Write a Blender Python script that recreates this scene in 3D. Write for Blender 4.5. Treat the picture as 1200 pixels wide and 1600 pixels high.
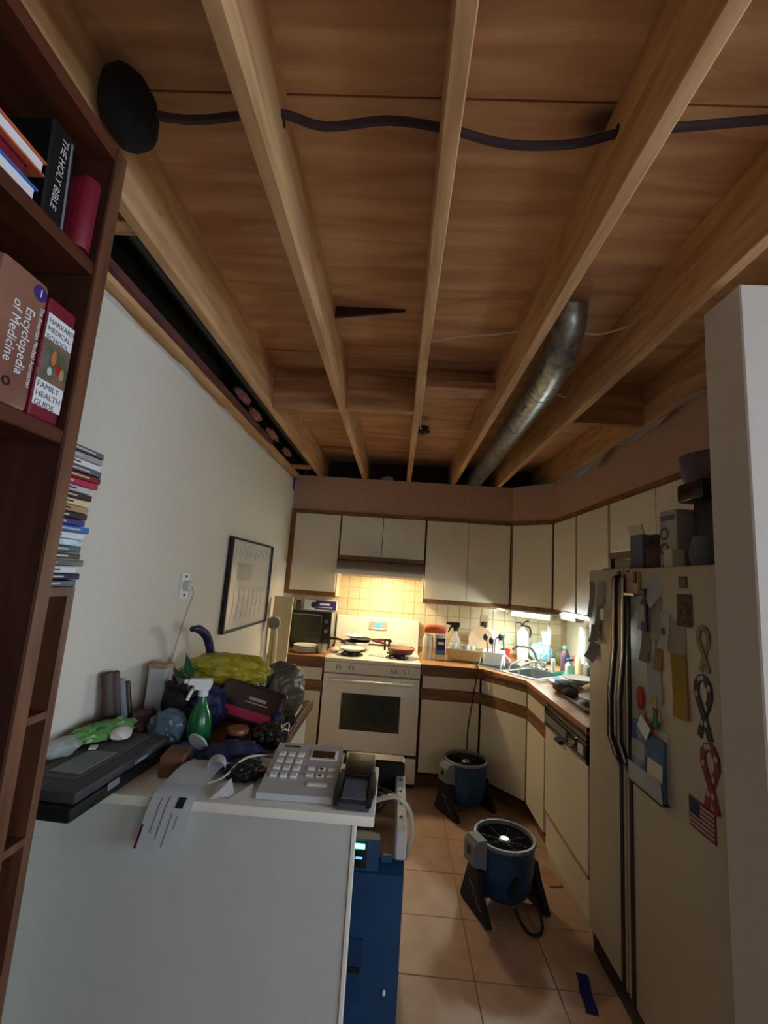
import bpy, bmesh, math, random
from mathutils import Vector, Matrix, Euler
random.seed(7)
for o in list(bpy.data.objects): bpy.data.objects.remove(o)
S = bpy.context.scene
C = bpy.data.collections.new('kitchen'); S.collection.children.link(C)

# ------------------------------------------------------------------ camera, world, light, exposure
cam = bpy.data.cameras.new('camera'); camo = bpy.data.objects.new('camera', cam); C.objects.link(camo)
cam.sensor_fit = 'HORIZONTAL'; cam.sensor_width = 36.0; cam.lens = 691.0 * 36.0 / 1200.0
cam.clip_start = 0.02
_r, _u, _f = Vector((.99726, .02867, .06825)), Vector((-.06311, -.15259, .98627)), Vector((-.03869, .98787, .15037))
camo.matrix_world = Matrix.Translation((.98614, -4.2577, 1.54715)) @ Matrix((_r, _u, -_f)).transposed().to_4x4()
S.camera = camo
wd = bpy.data.worlds.new('world'); S.world = wd; wd.use_nodes = True
wd.node_tree.nodes['Background'].inputs[0].default_value = (.62, .75, 1, 1)
wd.node_tree.nodes['Background'].inputs[1].default_value = .25
def area(name, loc, rot, sx, sy, energy, col):
    l = bpy.data.lights.new(name, 'AREA'); l.shape = 'RECTANGLE'; l.size = sx; l.size_y = sy; l.energy = energy; l.color = col
    o = bpy.data.objects.new(name, l); C.objects.link(o); o.location = loc; o.rotation_euler = rot; return o
# daylight entering through the dining window (right wall, behind the stub wall) and the patio window behind the camera
area('daylight_dining_window', (4.36, -4.55, 1.5), (0, math.radians(90), 0), 1.3, 2.1, 25, (.66, .82, 1))
area('daylight_rear_window', (3.2, -6.64, 1.45), (math.radians(90), 0, 0), 1.7, 1.5, 8, (.92, .95, 1))
S.view_settings.view_transform = 'Standard'; S.view_settings.look = 'None'
S.view_settings.exposure = 1.45; S.view_settings.gamma = 1.0; S.view_settings.use_curve_mapping = False

# ------------------------------------------------------------------ materials
def lin(c):
    return tuple(((v / 255) / 12.92 if v / 255 <= .04045 else ((v / 255 + .055) / 1.055) ** 2.4) for v in c) + (1,)
MATS = {}
def mat(name, col, rough=.5, metal=0, var=.08, scale=12, bump=0, emit=0, ecol=None, trans=0, alpha=1, coat=0, stretch=None, col2=None):
    if name in MATS: return MATS[name]
    m = bpy.data.materials.new(name); m.use_nodes = True; nt = m.node_tree; N = nt.nodes; L = nt.links
    b = N['Principled BSDF']; b.inputs['Roughness'].default_value = rough; b.inputs['Metallic'].default_value = metal
    tc = N.new('ShaderNodeTexCoord'); mp = N.new('ShaderNodeMapping'); L.new(tc.outputs['Object'], mp.inputs[0])
    if stretch: mp.inputs['Scale'].default_value = stretch
    nz = N.new('ShaderNodeTexNoise'); nz.inputs['Scale'].default_value = scale; nz.inputs['Detail'].default_value = 4
    L.new(mp.outputs[0], nz.inputs['Vector'])
    rp = N.new('ShaderNodeValToRGB'); c = lin(col); c2 = lin(col2) if col2 else tuple(max(0, v * (1 - 2 * var)) for v in c[:3]) + (1,)
    rp.color_ramp.elements[0].position = .3; rp.color_ramp.elements[1].position = .62
    rp.color_ramp.elements[0].color = c2; rp.color_ramp.elements[1].color = c
    L.new(nz.outputs['Fac'], rp.inputs[0]); L.new(rp.outputs[0], b.inputs['Base Color'])
    if bump:
        bp = N.new('ShaderNodeBump'); bp.inputs['Strength'].default_value = bump; bp.inputs['Distance'].default_value = .01
        L.new(nz.outputs['Fac'], bp.inputs['Height']); L.new(bp.outputs[0], b.inputs['Normal'])
    if emit:
        b.inputs['Emission Color'].default_value = ecol or c; b.inputs['Emission Strength'].default_value = emit
    if trans: b.inputs['Transmission Weight'].default_value = trans
    if coat: b.inputs['Coat Weight'].default_value = coat; b.inputs['Coat Roughness'].default_value = .06
    if alpha < 1: b.inputs['Alpha'].default_value = alpha
    MATS[name] = m; return m
def wood(name, c1, c2, grain='Y', rough=.6, scale=9, knots=0, kcol=(60, 28, 14), stain=0, kscale=1.3):
    m = bpy.data.materials.new(name); m.use_nodes = True; nt = m.node_tree; N = nt.nodes; L = nt.links
    b = N['Principled BSDF']; b.inputs['Roughness'].default_value = rough
    tc = N.new('ShaderNodeTexCoord'); mp = N.new('ShaderNodeMapping'); L.new(tc.outputs['Object'], mp.inputs[0])
    st = [3.0, 3.0, 3.0]; st['XYZ'.index(grain)] = .35; mp.inputs['Scale'].default_value = st
    n1 = N.new('ShaderNodeTexNoise'); n1.inputs['Scale'].default_value = scale; n1.inputs['Detail'].default_value = 6; n1.inputs['Distortion'].default_value = .6
    L.new(mp.outputs[0], n1.inputs['Vector'])
    rp = N.new('ShaderNodeValToRGB'); rp.color_ramp.elements[0].position = .32; rp.color_ramp.elements[1].position = .66
    rp.color_ramp.elements[0].color = lin(c2); rp.color_ramp.elements[1].color = lin(c1)
    L.new(n1.outputs['Fac'], rp.inputs[0]); out = rp.outputs[0]
    def mix(fac, col):
        nonlocal out
        mx = N.new('ShaderNodeMix'); mx.data_type = 'RGBA'; L.new(fac, mx.inputs['Factor']); L.new(out, mx.inputs[6]); mx.inputs[7].default_value = lin(col); out = mx.outputs[2]
    if stain:
        n2 = N.new('ShaderNodeTexNoise'); n2.inputs['Scale'].default_value = 1.7; n2.inputs['Detail'].default_value = 3; L.new(tc.outputs['Object'], n2.inputs['Vector'])
        r2 = N.new('ShaderNodeValToRGB'); r2.color_ramp.elements[0].position = .52; r2.color_ramp.elements[1].position = .78
        r2.color_ramp.elements[1].color = (stain, stain, stain, 1); r2.color_ramp.elements[0].color = (0, 0, 0, 1)
        L.new(n2.outputs['Fac'], r2.inputs[0]); mix(r2.outputs[0], c2)
    if knots:
        m2 = N.new('ShaderNodeMapping'); s2 = [1.0, 1.0, 1.0]; s2['XYZ'.index(grain)] = .55; m2.inputs['Scale'].default_value = s2
        L.new(tc.outputs['Object'], m2.inputs[0])
        vo = N.new('ShaderNodeTexVoronoi'); vo.inputs['Scale'].default_value = kscale; L.new(m2.outputs[0], vo.inputs['Vector'])
        r3 = N.new('ShaderNodeValToRGB'); r3.color_ramp.elements[0].position = .03 * knots; r3.color_ramp.elements[1].position = .075 * knots
        r3.color_ramp.elements[0].color = (.9, .9, .9, 1); r3.color_ramp.elements[1].color = (0, 0, 0, 1)
        L.new(vo.outputs['Distance'], r3.inputs[0]); mix(r3.outputs[0], kcol)
    L.new(out, b.inputs['Base Color'])
    bp = N.new('ShaderNodeBump'); bp.inputs['Strength'].default_value = .12; bp.inputs['Distance'].default_value = .004
    L.new(n1.outputs['Fac'], bp.inputs['Height']); L.new(bp.outputs[0], b.inputs['Normal'])
    MATS[name] = m; return m

wood('ply', (220, 178, 134), (182, 134, 98), 'X', .75, 5, 1.5, (52, 22, 12), .75, 2.1)
wood('joist', (214, 172, 122), (176, 130, 84), 'Y', .7, 8, .55, (110, 66, 36), .35, 5)
wood('joist_x', (196, 150, 106), (150, 100, 64), 'X', .7, 8, .5, (90, 50, 28), .5, 4)
wood('oak', (142, 94, 56), (98, 58, 31), 'X', .45, 10)
wood('oak_y', (142, 94, 56), (98, 58, 31), 'Y', .45, 10)
wood('oak_z', (142, 94, 56), (98, 58, 31), 'Z', .45, 10)
wood('walnut', (74, 38, 26), (46, 21, 14), 'Z', .5, 8)
wood('walnut_y', (92, 48, 30), (58, 28, 17), 'Y', .45, 8)
wood('towerwood', (120, 78, 52), (84, 50, 32), 'Z', .5, 8)
wood('counter', (206, 150, 98), (162, 108, 64), 'X', .28, 7)
wood('desktop', (128, 92, 58), (92, 62, 38), 'Y', .4, 7)
mat('wall', (222, 216, 202), .85, 0, .02, 40, .02)
mat('wall_back', (226, 216, 190), .8, 0, .02, 30)
mat('stub', (200, 194, 186), .85, 0, .02, 30)
mat('soffit', (186, 148, 126), .85, 0, .05, 30, .03)
mat('grout', (182, 150, 130), .9)
mat('floortile', (196, 164, 144), .42, 0, .06, 7, 0, col2=(178, 144, 124))
mat('splash', (222, 208, 172), .25, 0, .02, 9)
mat('splashgrout', (194, 174, 138), .9)
mat('door', (224, 216, 194), .42, 0, .02, 20)
mat('cabbody', (206, 196, 172), .6, 0, .03)
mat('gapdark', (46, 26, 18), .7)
mat('enamel', (236, 230, 214), .25, 0, .015)
mat('hoodgrey', (176, 168, 152), .4)
mat('ovenglass', (60, 64, 52), .12, 0, .1)
mat('black', (16, 16, 18), .45, 0, .1)
mat('blackfuzz', (9, 9, 12), .95, 0, .2, 60, .6)
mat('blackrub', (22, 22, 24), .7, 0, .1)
mat('blackgloss', (12, 12, 14), .15, 0, .1)
mat('chrome', (200, 200, 200), .2, 1, .03)
mat('steel', (186, 190, 190), .3, 1, .04)
mat('galv', (176, 180, 178), .38, .85, .2, 30, .05, col2=(120, 126, 126))
mat('fridge', (184, 174, 152), .4, 0, .02, 60, .03)
mat('fridgetrim', (58, 52, 46), .35, .4)
mat('blue', (14, 68, 114), .42, 0, .1, 10)
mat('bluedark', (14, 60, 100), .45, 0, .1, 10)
mat('greyplastic', (120, 124, 128), .45, 0, .05)
mat('paleplastic', (196, 198, 200), .4, 0, .03)
mat('penwhite', (188, 192, 186), .55, 0, .02, 20)
mat('penedge', (228, 226, 212), .5, 0, .03)
mat('paper', (226, 228, 230), .8, 0, .02)
mat('papercream', (206, 198, 180), .8, 0, .04)
mat('papergrey', (170, 164, 156), .8, 0, .06)
mat('yellowpaper', (206, 176, 84), .8, 0, .08)
mat('ink', (40, 40, 46), .7)
mat('inkgrey', (120, 120, 124), .7)
mat('white', (236, 236, 232), .5, 0, .02)
mat('red', (178, 34, 30), .45)
mat('crimson', (122, 22, 44), .5, 0, .12)
mat('navy', (22, 28, 74), .6, 0, .15)
mat('bookblue', (40, 110, 190), .5, 0, .06)
mat('orange', (214, 108, 64), .55, 0, .1)
mat('bronze', (150, 108, 88), .4, 0, .15, 5, col2=(112, 66, 58))
mat('purple', (62, 44, 130), .5)
mat('cream', (222, 208, 160), .5, 0, .06)
mat('beigeboard', (224, 208, 170), .6, 0, .05)
mat('tan', (186, 148, 112), .55, 0, .1)
mat('yellowbag', (190, 178, 50), .35, 0, .2, 14, .4)
mat('greybag', (104, 98, 84), .45, 0, .25, 14, .4)
mat('blackbag', (22, 20, 22), .35, 0, .3, 18, .4)
mat('maroonbrown', (62, 40, 36), .35, 0, .2, 10, .2)
mat('pink', (196, 44, 84), .45, 0, .1)
mat('insul', (176, 112, 110), .95, 0, .25, 30, .5)
mat('maroonstrip', (110, 60, 56), .8, 0, .25)
mat('teal', (40, 110, 96), .45, 0, .2)
mat('greenplastic', (26, 112, 56), .25, 0, .15, coat=.3)
mat('greenbag', (110, 168, 92), .3, 0, .3, 30, .3)
mat('amber', (150, 92, 50), .3, 0, .15)
mat('tissue', (226, 216, 206), .9, 0, .05, 20, .3)
mat('darkcase', (58, 58, 62), .6, 0, .12, 40, .05)
mat('darkcasetop', (84, 82, 80), .7, 0, .12, 30)
mat('clear', (225, 232, 232), .12, 0, .02, alpha=.38)
mat('milky', (224, 226, 216), .3, 0, .03, alpha=.8)
mat('glass', (235, 240, 240), .05, 0, .01, alpha=.18)
mat('greenled', (30, 255, 140), .4, emit=6, ecol=(.05, 1, .35, 1))
mat('blueled', (40, 120, 255), .4, emit=1.1, ecol=(.05, .25, 1, 1))
mat('tubelight', (255, 255, 255), .4, emit=100, ecol=(.86, 1, .95, 1))
mat('hoodlight', (255, 220, 160), .4, emit=70, ecol=(1, .76, .44, 1))
mat('bluetape', (24, 66, 170), .6)
mat('skyblue', (74, 178, 222), .5, 0, .3, 40, col2=(226, 240, 246))
mat('olive', (96, 100, 52), .6, 0, .25)
mat('seagreen', (92, 186, 160), .4)
mat('mauve', (92, 62, 78), .6, 0, .2)
mat('darkred', (92, 28, 30), .45, 0, .15)
mat('slate', (92, 104, 116), .6, 0, .1)
mat('fabricgrey', (82, 78, 72), .9, 0, .25, 40, .2)
mat('ribbongold', (132, 116, 66), .6, 0, .15)
mat('ribbonnavy', (38, 40, 60), .6, 0, .2)
mat('ribbonred', (134, 36, 34), .6, 0, .15)
mat('photobrown', (140, 104, 84), .6, 0, .3, 60, col2=(84, 52, 44))
mat('artpaper', (206, 202, 190), .5, 0, .03, coat=1)
mat('artgrey', (168, 166, 156), .6, 0, .12, 30)
mat('pine', (176, 140, 96), .7, 0, .1)
mat('photo', (62, 92, 60), .6, 0, .4, 26, col2=(150, 96, 92))

# ------------------------------------------------------------------ mesh helpers
def rot(e): return Euler(e).to_matrix().to_4x4()
class MB:
    def __init__(s): s.bm = bmesh.new()
    def _merge(s, b2, M=None):
        if M is not None: bmesh.ops.transform(b2, matrix=M, verts=b2.verts)
        me = bpy.data.meshes.new('_t'); b2.to_mesh(me); b2.free(); s.bm.from_mesh(me); bpy.data.meshes.remove(me); return s
    def box(s, c, d, r=None, bev=0, seg=1, M=None):
        b = bmesh.new(); bmesh.ops.create_cube(b, size=1); bmesh.ops.scale(b, vec=d, verts=b.verts)
        if bev: bmesh.ops.bevel(b, geom=list(b.edges), offset=min(bev, min(d) * .45), segments=seg, affect='EDGES', profile=.5)
        T = Matrix.Translation(c) @ (rot(r) if r else Matrix())
        return s._merge(b, (M @ T) if M else T)
    def bb(s, x0, x1, y0, y1, z0, z1, bev=0, seg=1):
        return s.box(((x0 + x1) / 2, (y0 + y1) / 2, (z0 + z1) / 2), (abs(x1 - x0), abs(y1 - y0), abs(z1 - z0)), None, bev, seg)
    def cyl(s, p0, p1, r0, r1=None, n=16, caps=True):
        p0, p1 = Vector(p0), Vector(p1); d = p1 - p0; b = bmesh.new()
        bmesh.ops.create_cone(b, cap_ends=caps, segments=n, radius1=r0, radius2=r0 if r1 is None else r1, depth=d.length)
        q = d.to_track_quat('Z', 'Y').to_matrix().to_4x4()
        return s._merge(b, Matrix.Translation((p0 + p1) / 2) @ q)
    def lathe(s, prof, c=(0, 0, 0), n=20, r=None, sc=(1, 1, 1)):
        b = bmesh.new(); rings = []
        for (rad, z) in prof:
            if rad < 1e-5: rings.append([b.verts.new((0, 0, z))])
            else: rings.append([b.verts.new((rad * math.cos(2 * math.pi * i / n), rad * math.sin(2 * math.pi * i / n), z)) for i in range(n)])
        for a, d in zip(rings, rings[1:]):
            for i in range(n):
                j = (i + 1) % n
                if len(a) == 1 and len(d) == 1: continue
                if len(a) == 1: b.faces.new((a[0], d[j], d[i]))
                elif len(d) == 1: b.faces.new((a[i], a[j], d[0]))
                else: b.faces.new((a[i], a[j], d[j], d[i]))
        M = Matrix.Translation(c) @ (rot(r) if r else Matrix()) @ Matrix.Diagonal((*sc, 1))
        bmesh.ops.recalc_face_normals(b, faces=b.faces)
        return s._merge(b, M)
    def tube(s, pts, r, n=8, smooth=4):
        P = [Vector(p) for p in pts]
        if smooth and len(P) > 2:
            Q = []
            for i in range(len(P) - 1):
                a, b_, c, d = P[max(i - 1, 0)], P[i], P[i + 1], P[min(i + 2, len(P) - 1)]
                for k in range(smooth):
                    t = k / smooth
                    Q.append(.5 * ((2 * b_) + (c - a) * t + (2 * a - 5 * b_ + 4 * c - d) * t * t + (3 * b_ - a - 3 * c + d) * t ** 3))
            P = Q + [P[-1]]
        b = bmesh.new(); rings = []; up = Vector((0, 0, 1)); prev = None
        for i, p in enumerate(P):
            t = (P[min(i + 1, len(P) - 1)] - P[max(i - 1, 0)])
            if t.length < 1e-7: t = Vector((0, 0, 1))
            t.normalize()
            if prev is None:
                ref = up if abs(t.z) < .9 else Vector((1, 0, 0)); u = t.cross(ref).normalized()
            else:
                u = (prev - t * prev.dot(t)); u = u.normalized() if u.length > 1e-5 else t.orthogonal().normalized()
            prev = u; v = t.cross(u)
            rr = r[min(int(i * len(r) / len(P)), len(r) - 1)] if isinstance(r, (list, tuple)) else r
            rings.append([b.verts.new(p + rr * (math.cos(2 * math.pi * k / n) * u + math.sin(2 * math.pi * k / n) * v)) for k in range(n)])
        for a, d in zip(rings, rings[1:]):
            for i in range(n): b.faces.new((a[i], a[(i + 1) % n], d[(i + 1) % n], d[i]))
        b.faces.new(rings[0]); b.faces.new(rings[-1][::-1]); bmesh.ops.recalc_face_normals(b, faces=b.faces)
        return s._merge(b)
    def prism(s, pts, ext, M=None):
        b = bmesh.new(); ext = Vector(ext); a = [b.verts.new(p) for p in pts]; d = [b.verts.new(Vector(p) + ext) for p in pts]
        b.faces.new(a); b.faces.new(d[::-1]); n = len(a)
        for i in range(n): b.faces.new((a[i], d[i], d[(i + 1) % n], a[(i + 1) % n]))
        bmesh.ops.recalc_face_normals(b, faces=b.faces); return s._merge(b, M)
    def plate(s, outer, holes, z0, z1):
        b = bmesh.new(); loops = []
        for z in (z0, z1):
            es = []
            lz = []
            for lp in [outer] + holes:
                vs = [b.verts.new((x, y, z)) for x, y in lp]; lz.append(vs)
                for i in range(len(vs)): es.append(b.edges.new((vs[i], vs[(i + 1) % len(vs)])))
            bmesh.ops.triangle_fill(b, use_beauty=True, edges=es); loops.append(lz)
        for a, d in zip(*loops):
            n = len(a)
            for i in range(n): b.faces.new((a[i], a[(i + 1) % n], d[(i + 1) % n], d[i]))
        bmesh.ops.recalc_face_normals(b, faces=b.faces); return s._merge(b)
    def ell(s, c, rad, sub=3, lump=0, freq=3, r=None, flat=None, seed=0):
        b = bmesh.new(); bmesh.ops.create_icosphere(b, subdivisions=sub, radius=1); rd = random.Random(seed + 1)
        W = [(Vector((rd.uniform(-1, 1), rd.uniform(-1, 1), rd.uniform(-1, 1))).normalized() * freq * rd.uniform(.6, 2.4), rd.uniform(0, 6.3)) for _ in range(9)]
        for v in b.verts:
            k = 1.0
            if lump:
                k += lump * sum(abs(math.sin(v.co.dot(w) + ph)) - .55 for w, ph in W) / 4
                if sub >= 4: k += lump * .35 * sum(abs(math.sin(3.1 * v.co.dot(w) + 2 * ph)) - .6 for w, ph in W[:6]) / 3
            v.co = v.co * k
            if flat is not None and v.co.z < flat: v.co.z = flat
        bmesh.ops.scale(b, vec=rad, verts=b.verts)
        return s._merge(b, Matrix.Translation(c) @ (rot(r) if r else Matrix()))
    def sheet(s, fn, nu, nv, th=.0008):
        b = bmesh.new(); G = [[b.verts.new(fn(i / nu, j / nv)) for j in range(nv + 1)] for i in range(nu + 1)]
        for i in range(nu):
            for j in range(nv): b.faces.new((G[i][j], G[i + 1][j], G[i + 1][j + 1], G[i][j + 1]))
        bmesh.ops.solidify(b, geom=list(b.faces), thickness=th)
        bmesh.ops.recalc_face_normals(b, faces=b.faces); return s._merge(b)
    def mesh(s, name, m, off=None, ang=35):
        if off is not None: bmesh.ops.translate(s.bm, vec=-Vector(off), verts=s.bm.verts)
        me = bpy.data.meshes.new(name); s.bm.to_mesh(me); s.bm.free(); me.materials.append(MATS[m] if isinstance(m, str) else m)
        for p in me.polygons: p.use_smooth = True
        me.set_sharp_from_angle(angle=math.radians(ang)); return me
OFF = {}
def props(o, label=None, cat=None, group=None, kind=None):
    if label: o['label'] = label
    if cat: o['category'] = cat
    if group: o['group'] = group
    if kind: o['kind'] = kind
    return o
def thing(name, label, cat, loc=(0, 0, 0), rz=0, group=None, world=False):
    o = bpy.data.objects.new(name, None); C.objects.link(o); o.empty_display_size = .05
    o.location = loc; o.rotation_euler = (0, 0, rz); OFF[o.name] = Vector(loc) if world else None
    return props(o, label, cat, group)
def part(root, name, mb, m, label=None, kind=None):
    o = bpy.data.objects.new(name, mb.mesh(name, m, OFF.get(root.name))); C.objects.link(o); o.parent = root
    OFF[o.name] = OFF.get(root.name); return props(o, label, kind=kind)
def one(name, mb, m, label, cat, loc=(0, 0, 0), rz=0, group=None, world=False):
    o = bpy.data.objects.new(name, mb.mesh(name, m, loc if world else None)); C.objects.link(o)
    o.location = loc; o.rotation_euler = (0, 0, rz); OFF[o.name] = Vector(loc) if world else None
    return props(o, label, cat, group)
def struct(name, mb, m):
    o = bpy.data.objects.new(name, mb.mesh(name, m)); C.objects.link(o); OFF[o.name] = None
    return props(o, kind='structure')
def copy_tree(o, parent=None):
    c = o.copy(); C.objects.link(c); c.parent = parent; OFF[c.name] = OFF.get(o.name)
    for ch in list(o.children): copy_tree(ch, c)
    return c
def piece(root, name, me, loc, r=None):
    o = bpy.data.objects.new(name, me); C.objects.link(o); o.parent = root
    off = OFF.get(root.name); o.location = Vector(loc) - off if off is not None else loc
    if r: o.rotation_euler = r
    return o
def text(root, body, size, o, xd, yd, m, name='lettering', align='LEFT', squeeze=1.0):
    cu = bpy.data.curves.new('t', 'FONT'); cu.body = body; cu.size = size; cu.extrude = .0003; cu.resolution_u = 2; cu.align_x = align
    to = bpy.data.objects.new('t', cu); C.objects.link(to)
    me = bpy.data.meshes.new_from_object(to.evaluated_get(bpy.context.evaluated_depsgraph_get()))
    bpy.data.objects.remove(to); bpy.data.curves.remove(cu)
    x = Vector(xd).normalized(); y = Vector(yd); y = (y - x * y.dot(x)).normalized(); z = x.cross(y)
    M = Matrix.Translation(o) @ Matrix((x * squeeze, y, z)).transposed().to_4x4()
    off = OFF.get(root.name)
    if off is not None: M = Matrix.Translation(-off) @ M
    me.transform(M); me.materials.clear(); me.materials.append(MATS[m]); me.name = name
    ob = bpy.data.objects.new(name, me); C.objects.link(ob); ob.parent = root; OFF[ob.name] = off; return ob


# ------------------------------------------------------------------ the setting
CT = .914                                   # counter height
fl = struct('floor', MB().bb(-.12, 4.42, -6.7, .12, -.08, -.006), 'grout')
T = .325; tile_me = MB().box((0, 0, -.004), (T - .0035, T - .0035, .008), None, .0012).mesh('tile', 'floortile')
for i in range(-4, 3):
    for j in range(-3, 9):
        piece(fl, 'tile', tile_me, (1.395 + T * (i + .5), -1.58 - T * (j + .5) + T, random.uniform(-.0006, .0004)), (0, 0, random.choice((0, math.pi / 2))))
wl = struct('wall_left', MB().bb(-.12, 0, -6.7, .12, -.05, 2.388), 'wall')
part(wl, 'top_plate', MB().bb(-.1, -.006, -6.7, 0, 2.388, 2.43), 'joist')
part(wl, 'ledger_strip', MB().bb(-.006, .040, -6.7, -.335, 2.402, 2.44), 'joist')
part(wl, 'stained_strip', MB().bb(.040, .062, -6.7, -1.3, 2.425, 2.452), 'maroonstrip')
part(wl, 'drywall_edge', MB().sheet(lambda u, v: (.0012 + .001 * math.sin(9 * u), -3.2 + 2.86 * u, 2.378 + v * (.016 + .006 * math.sin(31 * u) + .004 * math.sin(77 * u))), 60, 1, .001), 'white')
wb = struct('wall_back', MB().bb(-.12, 2.72, 0, .12, -.05, 2.42), 'wall_back')
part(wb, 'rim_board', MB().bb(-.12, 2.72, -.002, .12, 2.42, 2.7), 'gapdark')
part(wb, 'tile_grout', MB().bb(.0, 2.58, -.003, .004, .93, 1.6), 'splashgrout')
st = .105; sm = MB().box((0, 0, 0), (st - .004, .008, st - .004), None, .0025).mesh('tile', 'splash')
for i in range(25):
    for k in range(7):
        x = .01 + st * (i + .5); z = .93 + st * (k + .5)
        if x > 2.57: continue
        if k >= 4 and not (.457 < x < 1.22): continue
        if k >= 6: continue
        piece(wb, 'tile', sm, (x, -.005, z))
struct('wall_right', MB().bb(2.58, 2.72, -2.95, 0, -.05, 2.7), 'wall_back')
struct('wall_front_right', MB().bb(1.893, 4.42, -3.10, -2.95, -.05, 2.435, .004), 'stub')
struct('wall_dining_right', MB().bb(4.3, 4.42, -6.7, -5.65, -.05, 2.44).bb(4.3, 4.42, -3.45, -3.1, -.05, 2.44).bb(4.3, 4.42, -5.65, -3.45, -.05, .82).bb(4.3, 4.42, -5.65, -3.45, 2.18, 2.44), 'wall')
w1 = struct('window_1', MB().bb(4.30, 4.36, -5.65, -5.60, .82, 2.18).bb(4.30, 4.36, -3.50, -3.45, .82, 2.18).bb(4.30, 4.36, -5.6, -3.5, .82, .87).bb(4.30, 4.36, -5.6, -3.5, 2.13, 2.18), 'white')
struct('wall_rear', MB().bb(-.12, 2.3, -6.7, -6.58, -.05, 2.44).bb(4.1, 4.42, -6.7, -6.58, -.05, 2.44).bb(2.3, 4.1, -6.7, -6.58, -.05, .65).bb(2.3, 4.1, -6.7, -6.58, 2.22, 2.44), 'wall')
struct('window_2', MB().bb(2.3, 2.35, -6.66, -6.6, .65, 2.22).bb(4.05, 4.1, -6.66, -6.6, .65, 2.22).bb(2.35, 4.05, -6.66, -6.6, .65, .7).bb(2.35, 4.05, -6.66, -6.6, 2.17, 2.22), 'white')
# --- open ceiling: subfloor panels, joists, blocking
cl = struct('ceiling', MB().bb(-.12, 4.42, -6.7, .12, 2.694, 2.76), 'gapdark')
for j in range(6):
    y0 = .285 - 1.22 * j; y1 = y0 - 1.214
    for (x0, x1) in (((-.1, 1.03), (1.034, 3.4), (3.404, 4.4)) if j % 2 else ((-.1, 1.84), (1.844, 4.4))):
        b = MB().bb(x0, x1, max(y1, -6.69), min(y0, .1), 2.675, 2.692)
        part(cl, 'plywood_panel', b, 'ply')
# buckled panel edge beside the second joist, its shadow gap painted in dark
part(cl, 'shadowed_panel_edge', MB().prism([(.655, -2.546, 2.6755), (.655, -2.546, 2.625), (.95, -2.546, 2.668), (.95, -2.546, 2.6755)], (0, .012, 0)), 'gapdark')
JX = (.224, .632, 1.038, 1.444, 1.850, 2.256, 2.67, 3.08, 3.49, 3.9)
for i, x in enumerate(JX):
    b = MB().bb(x - .019, x + .019, -6.58, -.004, 2.44, 2.675, .003)
    part(cl, 'joist', b, 'joist')
def blk(x0, x1, y, z0=2.44, z1=2.675, t=.038, m='joist_x', r=0): part(cl, 'blocking', MB().box(((x0 + x1) / 2, y, (z0 + z1) / 2), (x1 - x0, t, z1 - z0), (r, 0, 0), .002), m)
blk(.243, .613, -1.95); blk(.651, 1.019, -1.975); blk(1.057, 1.425, -1.985, 2.55); blk(1.057, 1.425, -2.06, 2.535, 2.573, .115)
blk(1.869, 2.237, -1.96)
blk(.062, .205, -3.2, 2.445, 2.485, .05); blk(.04, .205, -.66, 2.42, 2.45, .04); blk(.243, .613, -.5, 2.655, 2.675, .04)
part(cl, 'cavity_dark_sheet', MB().bb(.0, .205, -6.5, -.02, 2.60, 2.674), 'blackrub')  # black sheets added to paint the darkness inside the wall gap
part(cl, 'cavity_dark_sheet', MB().bb(.0, .012, -6.5, -.02, 2.44, 2.6), 'blackrub')
# --- soffit above the wall cabinets
UF = -.32; XF = 2.26
pth = [(0, UF), (1.98, UF), (XF, -.60), (XF, -2.95), (XF + .014, -2.95), (XF + .014, -.594), (1.986, UF + .014), (0, UF + .014)]
so = struct('soffit', MB().plate(pth, [], 2.128, 2.44), 'soffit')
part(so, 'torn_paper', MB().sheet(lambda u, v: (XF - .006 - .030 * v * (1.2 + math.sin(17 * u)) - .004 * math.sin(40 * u + 3 * v), -.62 - 2.1 * u, 2.441 - v * (.012 + .022 * abs(math.sin(7.3 * u)) + .018 * abs(math.sin(19 * u)) + (.085 * math.exp(-((u - .42) / .05) ** 2)) + .03 * math.exp(-((u - .3) / .1) ** 2)) + .004 * math.sin(50 * u)), 90, 4, .0008), 'paper', 'torn pale drywall paper')
part(so, 'torn_paper', MB().sheet(lambda u, v: (1.99 + .26 * u - .006 - .01 * v, -.33 - .26 * u - .006 - .01 * v, 2.441 - v * (.02 + .03 * abs(math.sin(5 * u + .6)))), 24, 3, .0008), 'paper', 'torn pale drywall paper')
part(so, 'paint_scratch', MB().box((XF - .001, -2.03, 2.27), (.001, .012, .10)).box((XF - .001, -1.95, 2.29), (.001, .02, .012)), 'papergrey')
one('blue_tape_strip', MB().box((.004, -.375, 2.36), (.003, .05, .14), (math.radians(8), 0, 0)).box((.003, -.345, 2.41), (.003, .03, .06)), 'bluetape', 'strip of blue masking tape in the wall corner below the joists', 'tape')

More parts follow.
